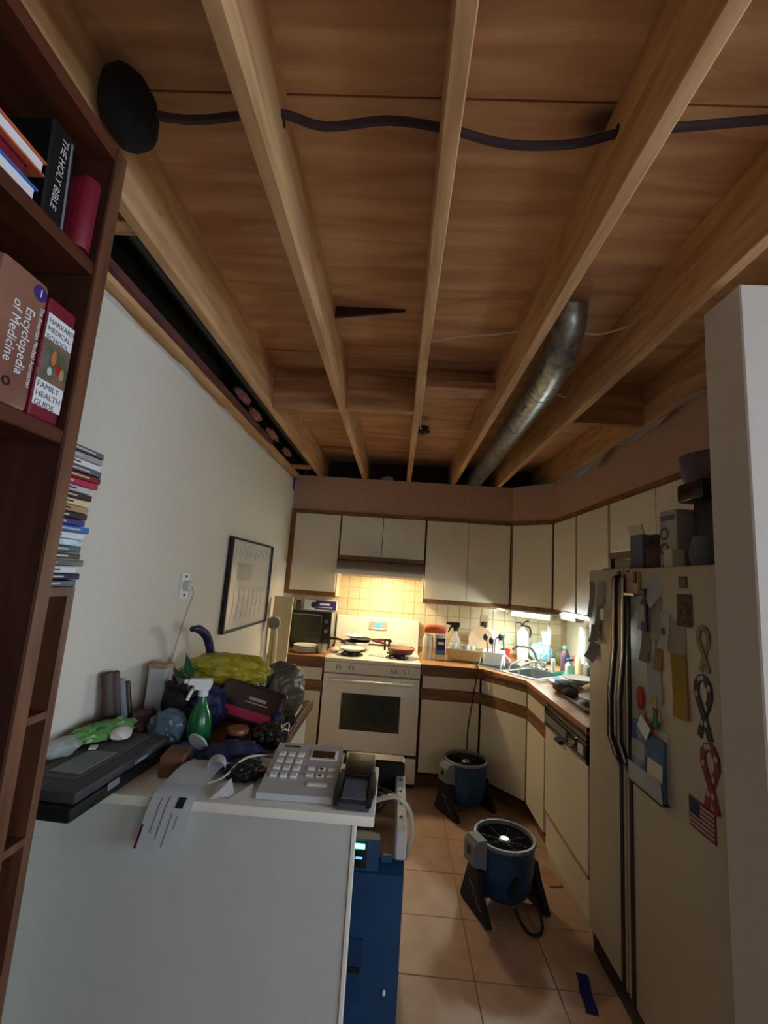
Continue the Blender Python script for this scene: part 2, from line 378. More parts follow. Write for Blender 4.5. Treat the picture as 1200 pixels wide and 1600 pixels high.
# ------------------------------------------------------------------ ceiling services
def cable(name, pts, r, m, label, cat='cable', group=None, n=6):
    return one(name, MB().tube(pts, r, n), m, label, cat, group=group)
DKL = 'dark purple-grey cable threaded across the joists at the top of the photo'
cable('electrical_cable', [(.25, -3.4, 2.60), (.42, -3.375, 2.592), (.632, -3.39, 2.60), (.75, -3.375, 2.585), (.9, -3.385, 2.595), (1.038, -3.365, 2.60), (1.18, -3.355, 2.575), (1.33, -3.36, 2.575), (1.444, -3.37, 2.60), (1.6, -3.385, 2.605), (1.85, -3.42, 2.60), (2.1, -3.45, 2.6)], .010, mat('cablepurple', (58, 46, 56), .6), DKL)
for x in (.632, 1.038, 1.444): part(cl, 'cable_hole', MB().cyl((x - .0197, -3.372, 2.60), (x + .0197, -3.372, 2.60), .014, n=12), 'gapdark')
cable('white_cable', [(1.060, -2.36, 2.62), (1.075, -2.42, 2.606), (1.2, -2.485, 2.6), (1.33, -2.52, 2.595), (1.444, -2.545, 2.6), (1.62, -2.585, 2.585), (1.74, -2.575, 2.585), (1.85, -2.62, 2.60), (1.95, -2.66, 2.6)], .0042, 'papercream', 'thin white cable crossing from the middle joist over the metal duct')
cable('white_cable', [(1.062, -2.3, 2.5), (1.062, -1.9, 2.46), (1.072, -1.6, 2.50), (1.09, -1.3, 2.60)], .0042, 'papercream', 'thin white cable running down the middle joist to the black junction box')
cable('white_cable', [(1.13, -1.295, 2.60), (1.3, -1.29, 2.603), (1.425, -1.29, 2.6)], .005, 'papercream', 'straight white cable from the junction box to the next joist')
cable('white_cable', [(1.075, -1.72, 2.6), (1.2, -1.7, 2.62), (1.33, -1.74, 2.64), (1.42, -1.73, 2.60)], .003, 'papercream', 'faint curling white cable just behind the nailed blocking')
cable('white_cable', [(1.62, -1.95, 2.58), (1.74, -1.96, 2.60), (1.84, -1.97, 2.58)], .003, 'papercream', 'short white cable behind the metal duct')
t = thing('junction_box', 'black octagonal junction box under the subfloor beside the middle joist', 'junction box', (1.105, -1.27, 2.58))
part(t, 'box', MB().lathe([(0, 0), (.042, 0), (.045, .004), (.045, .04), (.0, .04)], n=8), 'black'); part(t, 'cover_screw', MB().cyl((.02, 0, -.004), (.02, 0, 0), .006, n=8), 'steel'); part(t, 'cover_screw', MB().cyl((-.02, 0, -.004), (-.02, 0, 0), .006, n=8), 'steel')
part(t, 'bracket', MB().box((-.035, 0, .066), (.02, .03, .052)), 'steel')
t = thing('metal_duct', 'round galvanised metal duct running between two joists toward the soffit', 'duct', (1.64, -1.5, 2.5), world=True)
part(t, 'pipe', MB().tube([(1.645, -.02, 2.50), (1.64, -1.0, 2.50), (1.625, -2.2, 2.505)], .07, 20, 1), 'galv')
part(t, 'elbow', MB().tube([(1.625, -2.18, 2.505), (1.62, -2.36, 2.512), (1.612, -2.50, 2.54), (1.608, -2.58, 2.60), (1.606, -2.61, 2.674)], .0715, 20, 4), 'galv')
for y in (-.9, -1.75): part(t, 'seam_band', MB().cyl((1.64 - (y < -1) * .01, y, 2.502), (1.64 - (y < -1) * .01, y - .025, 2.502), .0725, n=20), 'galv')
part(t, 'seam_band', MB().cyl((1.625, -2.19, 2.505), (1.6245, -2.22, 2.507), .075, n=20), 'galv')
part(t, 'screw', MB().box((1.575, -2.1, 2.455), (.006, .05, .006), (0, .6, 0)), 'black')
one('black_plastic_bundle', MB().ell((0, 0, 0), (.055, .075, .085), 4, .07, 3, seed=3), 'blackfuzz', 'black plastic bundle stuffed over the first joist above the bookcase', 'plastic bundle', (.296, -3.40, 2.585))
one('drain_pipe', MB().tube([(.145, -6.5, 2.53), (.15, -.05, 2.53)], .042, 14, 0), 'black', 'black pipe running in the dark gap along the left wall', 'pipe')
for i, (y, z, r) in enumerate(((-1.98, 2.50, .06), (-1.75, 2.48, .05), (-1.38, 2.48, .07), (-.98, 2.475, .05))):
    one('insulation_tuft', MB().ell((0, 0, 0), (.022, r * 1.5, .018), 4, .55, 4, seed=20 + i), 'insul', 'pink insulation tuft beside the black pipe, ' + ('nearest the bookcase', 'second from the bookcase', 'second from the far corner', 'nearest the far corner')[i], 'insulation', (.078, y, z - .012), group='pink insulation tufts')
for i, (x, y, r) in enumerate(((.45, -.22, .06), (.84, -.2, .055), (.93, -.12, .05), (1.28, -.2, .05))):
    one('wadded_insulation', MB().ell((0, 0, 0), (r, .035, .03), 3, .35, 3, seed=30 + i), 'papergrey' if i in (1,) else 'blackbag', ('pale wadded plastic' if i == 1 else 'dark wadded insulation') + ' in the cavity above the soffit, ' + ('first bay', 'second bay', 'second bay far back', 'third bay')[i], 'insulation', (x, y, 2.47))

# ------------------------------------------------------------------ wall cabinets
def wall_cab(label, x0, x1, z0, z1, doors, yf=UF, stile=.0):
    t = thing('wall_cabinet', label, 'cabinet', ((x0 + x1) / 2, -.16, z0), group='wall cabinets', world=True)
    part(t, 'body', MB().bb(x0, x1, yf + .02, -.012, z0, z1), 'cabbody')
    part(t, 'face_frame', MB().bb(x0, x1, yf + .004, yf + .02, z0, z1), 'gapdark')
    part(t, 'top_rail', MB().bb(x0, x1, yf - .012, yf + .004, z1 - .032, z1), 'oak')
    part(t, 'bottom_rail', MB().bb(x0, x1, yf - .014, yf + .004, z0, z0 + .032), 'oak')
    if stile: part(t, 'stile', MB().bb(x0, x0 + stile, yf - .010, yf + .004, z0 + .032, z1 - .032), 'oak_z')
    for a, b in doors:
        part(t, 'door', MB().bb(a, b, yf - .016, yf + .004, z0 + .036, z1 - .036, .002), 'door')
    return t
wall_cab('single-door cream wall cabinet in the left corner above the toaster oven', .004, .455, 1.37, 2.127, [(.046, .449)], stile=.04)
wall_cab('short two-door wall cabinet above the range hood', .459, 1.217, 1.70, 2.127, [(.463, .834), (.838, 1.212)])
wall_cab('two-door cream wall cabinet between range hood and corner cabinet', 1.221, 1.972, 1.37, 2.127, [(1.228, 1.594), (1.598, 1.962)])
# corner cabinet
t = thing('wall_cabinet', 'angled corner wall cabinet above the sink and the lit tube light', 'cabinet', (2.2, -.3, 1.37), group='wall cabinets', world=True)
cp = [(1.978, -.012), (1.978, UF + .012), (XF - .012 + .02, -.592), (2.57, -.592), (2.57, -.012)]
part(t, 'body', MB().plate(cp, [], 1.37, 2.127), 'cabbody')
dA, dB = Vector((1.984, UF - .002, 0)), Vector((XF - .004, -.592, 0)); dd = (dB - dA).normalized(); dn = Vector((-dd.y * -1, dd.x * -1, 0)); dn = Vector((dd.y, -dd.x, 0)); 
if dn.y > 0: dn = -dn
def dbox(u0, u1, z0, z1, p0, p1, A=dA, d=dd, n=dn, bev=0):
    c = A + d * ((u0 + u1) / 2) + n * ((p0 + p1) / 2); ang = math.atan2(d.y, d.x)
    return MB().box((c.x, c.y, (z0 + z1) / 2), (u1 - u0, abs(p1 - p0), z1 - z0), (0, 0, ang), bev)
Ld = (dB - dA).length
part(t, 'face_frame', dbox(0, Ld, 1.37, 2.127, -.01, .0), 'gapdark'); part(t, 'top_rail', dbox(0, Ld, 2.095, 2.127, 0, .010), 'oak_y'); part(t, 'bottom_rail', dbox(0, Ld, 1.37, 1.402, 0, .012), 'oak_y')
part(t, 'door', dbox(.012, Ld - .012, 1.406, 2.091, 0, .014, bev=.002), 'door')
def wall_cab_r(label, y0, y1, z0, z1, doors):
    t = thing('wall_cabinet', label, 'cabinet', (2.42, (y0 + y1) / 2, z0), group='wall cabinets', world=True)
    part(t, 'body', MB().bb(XF + .02, 2.57, y0, y1, z0, z1), 'cabbody'); part(t, 'face_frame', MB().bb(XF + .002, XF + .02, y0, y1, z0, z1), 'gapdark')
    part(t, 'top_rail', MB().bb(XF - .012, XF + .002, y0, y1, z1 - .032, z1), 'oak_y'); part(t, 'bottom_rail', MB().bb(XF - .014, XF + .002, y0, y1, z0, z0 + .032), 'oak_y')
    for a, b in doors: part(t, 'door', MB().bb(XF - .016, XF + .002, a, b, z0 + .036, z1 - .036, .002), 'door')
wall_cab_r('narrow wall cabinet on the right wall next to the corner cabinet', -1.068, -.606, 1.37, 2.127, [(-1.052, -.616)])
wall_cab_r('tall wall cabinet on the right wall just behind the refrigerator', -1.56, -1.072, 1.37, 2.127, [(-1.548, -1.086)])
wall_cab_r('shallow two-door wall cabinet directly above the refrigerator', -2.945, -1.564, 1.76, 2.127, [(-2.05, -1.576), (-2.52, -2.058), (-2.935, -2.528)])
# range hood with its lamp
t = thing('range_hood', 'grey under-cabinet range hood with a warm lamp glowing below', 'range hood', (.838, -.25, 1.57), world=True)
part(t, 'canopy', MB().prism([(.463, -.012, 1.698), (.463, -.318, 1.698), (.463, -.47, 1.625), (.463, -.47, 1.60), (.463, -.012, 1.60)], (.75, 0, 0)), 'hoodgrey')
part(t, 'front_lip', MB().bb(.461, 1.215, -.485, -.455, 1.572, 1.612, .004), 'enamel')
part(t, 'side_skirt', MB().bb(.461, .471, -.455, -.012, 1.572, 1.60), 'enamel'); part(t, 'side_skirt', MB().bb(1.205, 1.215, -.455, -.012, 1.572, 1.60), 'enamel')
part(t, 'filter', MB().bb(.56, 1.10, -.32, -.06, 1.590, 1.599), 'steel'); part(t, 'lamp', MB().bb(.80, .98, -.43, -.35, 1.588, 1.599), 'hoodlight', 'glowing warm lamp')
# fluorescent tube under the corner cabinet
t = thing('tube_light', 'lit white fluorescent tube light under the corner wall cabinet', 'light', (2.2, -.45, 1.34), world=True)
q0, q1 = Vector((1.985, -.368, 0)), Vector((2.215, -.620, 0))
ang = math.atan2(q1.y - q0.y, q1.x - q0.x); cq = (q0 + q1) / 2
part(t, 'housing', MB().box((cq.x + .030, cq.y + .030, 1.337), ((q1 - q0).length + .04, .03, .036), (0, 0, ang), .003), 'enamel')
part(t, 'tube', MB().cyl((q0.x, q0.y, 1.332), (q1.x, q1.y, 1.332), .013, n=12), 'tubelight', 'glowing tube')
part(t, 'added_shade_lip', MB().box((cq.x + .012, cq.y + .012, 1.361), ((q1 - q0).length + .10, .115, .012), (0, 0, ang), .002), 'enamel')  # lip added to keep the tube's light off the cabinet doors
part(t, 'end_cap', MB().box((q1.x + .020, q1.y - .016, 1.336), (.040, .05, .034), (0, 0, ang), .003), 'paleplastic')
one('tube_light_fixture', MB().box((2.30, -.84, 1.352), (.06, .32, .03), None, .006), 'white', 'unlit slim light fixture under the narrow right-wall cabinet', 'light')

# ------------------------------------------------------------------ base cabinets, worktop
BF = -.63
def base_front(t, x0, x1):
    part(t, 'face_frame', MB().bb(x0, x1, BF + .004, BF + .02, .10, .872), 'gapdark')
    part(t, 'drawer', MB().bb(x0 + .012, x1 - .012, BF - .014, BF + .004, .735, .828, .002), 'door')
    part(t, 'middle_rail', MB().bb(x0, x1, BF - .012, BF + .004, .655, .731), 'oak'); part(t, 'top_rail', MB().bb(x0, x1, BF - .010, BF + .004, .832, .872), 'oak')
    part(t, 'door', MB().bb(x0 + .012, x1 - .012, BF - .014, BF + .004, .125, .651, .002), 'door')
    part(t, 'toe_kick', MB().bb(x0, x1, BF + .06, BF + .075, .002, .10), 'oak')
for lab, x0, x1 in (('cream base cabinet left of the stove under the toaster oven', .004, .455), ('cream base cabinet between the stove and the angled sink cabinet', 1.223, 1.69)):
    t = thing('base_cabinet', lab, 'cabinet', ((x0 + x1) / 2, -.3, 0), group='base cabinets', world=True)
    part(t, 'body', MB().bb(x0, x1, BF + .02, -.012, .10, .872), 'cabbody'); base_front(t, x0, x1)
sA, sB = Vector((1.694, BF - .004, 0)), Vector((1.964, -.965, 0)); sd = (sB - sA).normalized(); sn = Vector((sd.y, -sd.x, 0)); Ls = (sB - sA).length
t = thing('base_cabinet', 'angled base cabinet below the corner sink', 'cabinet', (2.1, -.5, 0), group='base cabinets', world=True)
sn = Vector((sd.y, -sd.x, 0))
if sn.x > 0: sn = -sn
part(t, 'body', MB().plate([(1.70, -.61), (1.98, -.955), (2.2, -.955), (2.56, -.5), (2.56, -.02), (1.70, -.02)], [[(1.86, -.60), (2.02, -.80), (2.34, -.56), (2.16, -.34)]], .10, .70), 'cabbody')
D = lambda u0, u1, z0, z1, p0, p1, bev=0: dbox(u0, u1, z0, z1, p0, p1, sA, sd, sn, bev)
part(t, 'face_frame', D(0, Ls, .10, .872, -.01, .0), 'gapdark'); part(t, 'false_drawer', D(.012, Ls - .012, .735, .828, 0, .014, .002), 'door'); part(t, 'middle_rail', D(0, Ls, .655, .731, 0, .012), 'oak_y')
part(t, 'top_rail', D(0, Ls, .832, .872, 0, .010), 'oak_y'); part(t, 'door', D(.012, Ls - .012, .125, .651, 0, .014, .002), 'door'); part(t, 'toe_kick', D(.02, Ls + .03, .002, .10, -.075, -.06), 'oak_y')
RX = 1.962
t = thing('base_cabinet', 'narrow base cabinet between the corner sink and the dishwasher', 'cabinet', (2.2, -1.15, 0), group='base cabinets', world=True)
part(t, 'body', MB().bb(RX + .02, 2.56, -1.345, -.972, .10, .872), 'cabbody'); part(t, 'face_frame', MB().bb(RX + .002, RX + .02, -1.345, -.972, .10, .872), 'gapdark')
part(t, 'drawer', MB().bb(RX - .014, RX + .004, -1.337, -.984, .735, .828, .002), 'door'); part(t, 'middle_rail', MB().bb(RX - .012, RX + .004, -1.345, -.972, .655, .731), 'oak_y')
part(t, 'top_rail', MB().bb(RX - .010, RX + .004, -1.345, -.972, .832, .872), 'oak_y'); part(t, 'door', MB().bb(RX - .014, RX + .004, -1.337, -.984, .125, .651, .002), 'door'); part(t, 'toe_kick', MB().bb(RX + .04, RX + .055, -1.345, -.99, .002, .10), 'oak_y')
# dishwasher
t = thing('dishwasher', 'cream dishwasher with a black control strip beside the refrigerator', 'dishwasher', (2.25, -1.65, 0), world=True)
part(t, 'body', MB().bb(RX + .02, 2.56, -1.965, -1.35, .02, .868), 'black')
part(t, 'control_panel', MB().bb(RX - .018, RX + .02, -1.962, -1.352, .735, .866, .004), 'blackgloss')
cpn = t.children[-1]
part(cpn, 'chrome_trim', MB().bb(RX - .022, RX - .012, -1.96, -1.354, .848, .856).bb(RX - .022, RX - .012, -1.96, -1.354, .742, .750).bb(RX - .021, RX - .012, -1.96, -1.354, .826, .830), 'chrome')
part(cpn, 'label_plate', MB().bb(RX - .020, RX - .014, -1.70, -1.37, .765, .81), 'greyplastic')
part(cpn, 'dial', MB().cyl((RX - .018, -1.80, .79), (RX - .040, -1.80, .79), .024, .02, 18), 'chrome'); part(cpn, 'button', MB().bb(RX - .024, RX - .016, -1.93, -1.87, .765, .812, .002), 'papercream')
part(cpn, 'latch', MB().bb(RX - .04, RX - .016, -1.66, -1.58, .722, .742, .004), 'black')
part(t, 'door_panel', MB().bb(RX - .012, RX + .02, -1.960, -1.354, .262, .732, .003), 'door'); part(t, 'lower_panel', MB().bb(RX - .004, RX + .02, -1.960, -1.354, .062, .246, .003), 'door')
part(t, 'chrome_strip', MB().bb(RX - .014, RX + .01, -1.96, -1.40, .247, .260), 'tan'); part(t, 'toe_plate', MB().bb(RX + .01, RX + .02, -1.96, -1.354, .003, .06), 'cabbody')
# worktops
sc = Vector((2.005, -.565, 0)); su = sd; sv = -sn
def SP(u, v): p = sc + su * u + sv * v; return (p.x, p.y)
def rrect(hu, hv, r, cu=0, cv=0, n=4):
    out = []
    for (sx, sy, a0) in ((1, 1, 0), (-1, 1, 90), (-1, -1, 180), (1, -1, 270)):
        for k in range(n + 1):
            a = math.radians(a0 + 90 * k / n); out.append((cu + sx * (hu - r) + r * math.cos(a), cv + sy * (hv - r) + r * math.sin(a)))
    return out
t = thing('worktop', 'long brown laminate worktop wrapping the corner around the sink', 'worktop', (2.0, -.3, .874), world=True)
edge = [(1.219, -.004), (1.219, -.655), (1.683, -.655), (1.938, -.975), (1.938, -1.975), (2.572, -1.975), (2.572, -.004)]
hole = [SP(*p) for p in rrect(.295, .215, .03)]
part(t, 'top', MB().plate(edge, [hole], .890, CT), 'counter')
part(t, 'front_edge', MB().plate([(1.219, -.657), (1.684, -.657), (1.940, -.976), (1.940, -1.975), (1.966, -1.975), (1.966, -.967), (1.697, -.63), (1.219, -.63)], [], .876, .9125), 'oak')
part(t, 'backsplash_strip', MB().bb(1.222, 2.57, -.022, -.010, CT, .955), 'counter'); part(t, 'backsplash_strip', MB().bb(2.56, 2.572, -1.97, -.024, CT, .955), 'counter')
t = thing('worktop', 'short brown laminate worktop left of the stove', 'worktop', (.2, -.3, .874), world=True)
part(t, 'top', MB().bb(.004, .457, -.654, -.012, .876, CT, .003), 'counter')
part(t, 'front_edge', MB().bb(.004, .457, -.657, -.652, .876, .912), 'oak')
# sink and faucet
t = thing('corner_sink', 'double-bowl stainless steel sink set into the corner worktop', 'sink', (sc.x, sc.y, CT), math.atan2(su.y, su.x))
part(t, 'rim', MB().plate(rrect(.315, .235, .04), [rrect(.13, .17, .04, -.15, -.03), rrect(.13, .17, .04, .15, -.03)], -.002, .005), 'steel')
for s in (-1, 1):
    b = MB(); R = [rrect(.13, .17, .04, .15 * s, -.03), rrect(.122, .162, .05, .15 * s, -.03), rrect(.10, .14, .05, .15 * s, -.03)]; Z = [.003, -.14, -.165]
    vs = [[b.bm.verts.new((x, y, z)) for x, y in r] for r, z in zip(R, Z)]
    for a, d in zip(vs, vs[1:]):
        for i in range(len(a)): b.bm.faces.new((a[i], a[(i + 1) % len(a)], d[(i + 1) % len(a)], d[i]))
    b.bm.faces.new(vs[-1]); bo = part(t, 'bowl', b, 'steel'); part(bo, 'drain', MB().cyl((.15 * s, -.03, -.165), (.15 * s, -.03, -.161), .035, n=16), 'chrome')
t = thing('faucet', 'chrome faucet with an arched spout behind the sink', 'faucet', SP(.02, .185) + (CT + .005,), math.atan2(su.y, su.x))
part(t, 'base_plate', MB().box((0, 0, .006), (.2, .05, .012), None, .004), 'chrome'); part(t, 'spout', MB().tube([(0, 0, .01), (0, 0, .09), (-.03, -.03, .15), (-.09, -.10, .165), (-.12, -.145, .13)], .011, 10), 'chrome')
for s in (-1, 1): part(t, 'handle', MB().lathe([(0, .055), (.022, .05), (.024, .03), (.014, .012), (.014, .0)], (.075 * s, 0, .008), 12), 'chrome')
part(t, 'sprayer', MB().lathe([(.012, 0), (.014, .05), (.02, .08), (.012, .10), (0, .1)], (.16, -.005, 0), 12), 'white')
for i, (u0, u1, lab) in enumerate(((-.16, -.10, 'white hose looped over the left bowl of the sink'), (.06, -.01, 'white hose arching over the sink front beside the faucet'), (.14, .08, 'second white hose arching over the right bowl of the sink'))):
    a, b_, c_, d_ = SP(u0, .10), SP(u0 - .01, .02), SP(u1, -.10), SP(u1, -.13)
    one('white_hose', MB().tube([a + (.935,), b_ + (1.0,), c_ + (.955,), d_ + (.86,)], .006, 8), 'white', lab, 'hose')

# ------------------------------------------------------------------ stove
t = thing('gas_stove', 'cream gas stove with a dark oven window below the range hood', 'stove', (.838, -.33, 0), world=True)
SX0, SX1, SF = .461, 1.215, -.66
part(t, 'body', MB().bb(SX0, SX1, SF + .03, -.02, .03, .885), 'enamel')
part(t, 'cooktop', MB().bb(SX0 - .001, SX1 + .001, SF - .005, -.02, .886, .914, .006, 2), 'enamel')
cpn = part(t, 'control_panel', MB().bb(SX0, SX1, SF - .004, SF + .03, .805, .884, .003), 'enamel')
for x in (.575, .675, 1.005, 1.105):
    k = part(cpn, 'knob', MB().cyl((x, SF - .004, .846), (x, SF - .026, .846), .021, .017, 18), 'hoodgrey'); part(k, 'grip', MB().box((x, SF - .031, .846), (.007, .012, .032), None, .002), 'white')
dr = part(t, 'oven_door', MB().bb(SX0 + .002, SX1 - .002, SF - .012, SF + .03, .245, .796, .006, 2), 'enamel')
part(dr, 'window', MB().bb(.615, 1.072, SF - .015, SF - .010, .395, .662), 'ovenglass', 'dark oven window')
part(dr, 'handle', MB().tube([(.52, SF - .012, .752), (.56, SF - .048, .757), (.84, SF - .055, .758), (1.12, SF - .048, .757), (1.16, SF - .012, .752)], .013, 10), 'enamel')
part(t, 'door_gap', MB().bb(SX0 + .004, SX1 - .004, SF, SF + .02, .222, .246), 'gapdark')
w = part(t, 'drawer', MB().bb(SX0 + .002, SX1 - .002, SF - .010, SF + .03, .045, .222, .005, 2), 'enamel'); part(w, 'grip_ridge', MB().bb(SX0 + .06, SX1 - .06, SF - .016, SF - .009, .196, .207, .003), 'enamel')
part(t, 'toe_recess', MB().bb(SX0 + .01, SX1 - .01, SF + .03, -.03, .002, .045), 'gapdark')
bg = part(t, 'backguard', MB().prism([(SX0, -.018, .914), (SX0, -.10, .914), (SX0, -.075, 1.185), (SX0, -.06, 1.195), (SX0, -.018, 1.195)], (SX1 - SX0, 0, 0)), 'enamel')
cpd = part(bg, 'clock_panel', MB().box((.842, -.0855, 1.123), (.17, .006, .072), (math.radians(-5.3), 0, 0), .001), 'hoodgrey'); part(cpd, 'clock_display', MB().box((.842, -.0885, 1.134), (.06, .003, .032), (math.radians(-5.3), 0, 0)), 'blueled', 'glowing blue clock')
part(bg, 'button_strip', MB().box((.842, -.0905, 1.098), (.13, .003, .012), (math.radians(-5.3), 0, 0)), 'enamel')
part(bg, 'vent_slot', MB().box((.84, -.0965, .955), (.66, .006, .012), (math.radians(-5.3), 0, 0)), 'black')
for (x, y) in ((.65, -.24), (.65, -.47), (1.03, -.24), (1.03, -.47)):
    part(t, 'burner', MB().lathe([(0, .018), (.03, .018), (.034, .012), (.034, 0), (.065, .001), (.07, .0)], (x, y, .914), 18), 'black')
    g = MB()
    for k in range(4):
        a = math.pi / 4 + k * math.pi / 2; ca, sa = math.cos(a), math.sin(a)
        g.tube([(x + .022 * ca, y + .022 * sa, .943), (x + .085 * ca, y + .085 * sa, .943), (x + .098 * ca, y + .098 * sa, .916)], .005, 6, 0)
    g.lathe([(.092, .001), (.098, .005), (.092, .009), (.086, .005), (.092, .001)], (x, y, .914), 20)
    part(t, 'grate', g, 'black')
# --- pans and dishes on the stove
PROF = lambda r, h: [(0, .004), (r * .55, .004), (r * .7, .010), (r * .97, h), (r, h + .002), (r * .97, h - .004), (r * .7, .004), (r * .55, -.001), (0, -.001)]
plate_me = {}
def plate(label, loc, r=.105, h=.018, m='white', grp='plates and dishes', tilt=None):
    k = (r, h, m)
    if k not in plate_me: plate_me[k] = MB().lathe(PROF(r, h), (0, 0, .001), 28).mesh('plate', m)
    o = bpy.data.objects.new('plate', plate_me[k]); C.objects.link(o); o.location = loc
    if tilt: o.rotation_euler = tilt
    return props(o, label, 'plate', grp)
def pan(label, loc, r, h, m, inner, ha, hl, hm, rise=.03):
    t = thing('frying_pan', label, 'pan', loc, group='pans on the stove')
    part(t, 'body', MB().lathe([(0, 0), (r * .78, 0), (r, h), (r * .985, h + .002), (r * .96, h), (r * .75, .005), (0, .005)], n=30), m)
    part(t, 'cooking_surface', MB().lathe([(0, .0056), (r * .745, .0056), (r * .95, h - .001)], n=30), inner)
    ca, sa = math.cos(ha), math.sin(ha)
    part(t, 'handle', MB().tube([(ca * r * .96, sa * r * .96, h * .8), (ca * (r + hl * .3), sa * (r + hl * .3), h + rise * .6), (ca * (r + hl), sa * (r + hl), h + rise)], [.008, .009, .011, .010], 8), hm)
    return t
pan('steel frying pan on the back left burner with a dish in it', (.66, -.24, .949), .125, .045, 'steel', 'black', math.radians(222), .17, 'blackgloss', .035)
pan('red frying pan with cream interior on the front right burner', (1.06, -.44, .949), .115, .045, 'darkred', 'tan', math.radians(158), .16, 'darkred', .03)
pan('small dark pan with a red handle lying on the steel pan', (.70, -.22, .997), .10, .02, 'black', 'blackgloss', math.radians(2), .16, 'darkred', .0)
plate('white scalloped plate lying on top of the stacked pans', (.655, -.225, 1.022), .095, .018)
plate('white bowl-like plate on the front left burner', (.655, -.475, .949), .105, .022)
one('stainless_spoon', MB().tube([(-.06, 0, .004), (.06, 0, .004)], .003, 6, 0).ell((.075, 0, .005), (.022, .014, .004), 2), 'steel', 'steel spoon lying flat in the middle of the cooktop', 'spoon', (.85, -.47, .915), -.3)
t = thing('glass_pot', 'small glass saucepan with black handles on the back right burner', 'pot', (1.05, -.235, .949))
part(t, 'bowl', MB().lathe([(0, 0), (.065, .002), (.075, .012), (.076, .06), (.08, .066), (.073, .062), (.072, .012), (0, .006)], n=24), 'glass'); part(t, 'lid', MB().lathe([(.08, .067), (.07, .075), (.03, .086), (.012, .09), (.012, .10), (0, .102)], n=24), 'glass')
for dx in (-.095, -.13): part(t, 'handle', MB().tube([(-.078, 0, .06), (dx, -.01, .075), (dx - .002, -.014, .03), (dx, -.014, -.012)], .010, 8), 'black')
t = thing('trivet_glove', 'crumpled white pot holder at the left front of the cooktop', 'pot holder', (.505, -.42, .915)); part(t, 'cloth', MB().ell((0, 0, .022), (.035, .05, .022), 3, .25, 3, flat=-1, seed=8), 'tissue')

# ------------------------------------------------------------------ things on the left worktop
t = thing('toaster_oven', 'black-fronted toaster oven on the left worktop', 'toaster oven', (.27, -.2, CT), world=True)
part(t, 'body', MB().bb(.095, .448, -.355, -.05, .93, 1.235, .01, 2), 'steel'); part(t, 'front_frame', MB().bb(.097, .446, -.365, -.35, .932, 1.233, .004), 'black')
d = part(t, 'glass_door', MB().bb(.11, .365, -.372, -.362, .965, 1.195, .004), 'ovenglass'); part(d, 'handle', MB().tube([(.12, -.372, 1.205), (.125, -.395, 1.207), (.35, -.395, 1.207), (.355, -.372, 1.205)], .006, 8, 0), 'steel')
for z in (.99, 1.075, 1.155): part(t, 'knob', MB().cyl((.408, -.365, z), (.408, -.385, z), .021, .017, 16), 'chrome')
for x in (.12, .42):
    for y in (-.32, -.08): part(t, 'foot', MB().cyl((x, y, CT + .001), (x, y, .931), .012, n=10), 'black')
t = thing('foil_box', 'white and purple carton of kitchen wrap on top of the toaster oven', 'carton', (.32, -.22, 1.237), math.radians(2))
part(t, 'carton', MB().box((0, 0, .045), (.29, .09, .09), None, .003), 'white'); part(t, 'purple_panel', MB().box((.05, -.0458, .047), (.185, .001, .078)), 'purple')
part(t, 'emblem', MB().lathe([(0, 0), (.026, 0), (0, .001)], (-.055, -.046, .045), 20, (math.pi / 2, 0, 0)), 'navy')
part(t, 'lettering', MB().box((.04, -.0466, .055), (.09, .0006, .018)), 'white'); part(t, 'lettering', MB().box((.045, -.0466, .028), (.13, .0006, .006)), 'paper')
part(t, 'plastic_wrap', MB().box((.01, 0, .091), (.26, .085, .003)), 'clear')
t = thing('spice_jar', 'small green-labelled jar beside the carton on the toaster oven', 'jar', (.125, -.25, 1.237)); part(t, 'glass', MB().lathe([(0, 0), (.022, 0), (.022, .055), (.017, .062), (0, .062)], n=14), 'olive'); part(t, 'lid', MB().cyl((0, 0, .062), (0, 0, .078), .019, n=14), 'black')
for i, lab in enumerate(('lowest plate', 'second plate', 'third plate', 'flower-rimmed top plate')):
    plate(lab + ' of the stack on the worktop left of the stove', (.262 + .003 * i, -.50 + .002 * (i % 2), CT + .001 + .0135 * i), .10, .016, 'white' if i < 3 else 'photobrown' if False else 'white', 'stacked plates left of the stove')
one('steel_canister', MB().lathe([(0, 0), (.042, 0), (.045, .01), (.045, .075), (.048, .078), (.04, .08), (.0, .07)], n=20), 'steel', 'small grey metal canister between the plate stack and the stove', 'canister', (.405, -.50, CT + .001))
t = thing('leaning_board', 'tall pale beige board standing upright against the left wall by the worktop', 'board', (.09, -.70, 0)); part(t, 'panel', MB().box((0, 0, .68), (.15, .022, 1.36), (0, math.radians(1.0), 0), .004), 'beigeboard'); part(t, 'edge_strip', MB().box((-.055, -.016, .64), (.02, .012, 1.28), (0, math.radians(1), 0), .003), 'cream')
t = thing('desk_lamp', 'cream desk lamp with a round grey head in front of the beige board', 'lamp', (.095, -.80, 0))
part(t, 'stem', MB().tube([(.01, 0, .0), (.005, 0, .7), (-.005, 0, 1.10)], .013, 10, 0), 'cream'); part(t, 'base', MB().cyl((.01, 0, 0.001), (.01, 0, .03), .075, n=20), 'cream')
h = part(t, 'head', MB().lathe([(0, .05), (.03, .05), (.046, .035), (.052, .0), (.048, -.004), (.0, -.004)], (-.02, -.035, 1.165), 24, (math.radians(-80), 0, math.radians(8))), 'cream')
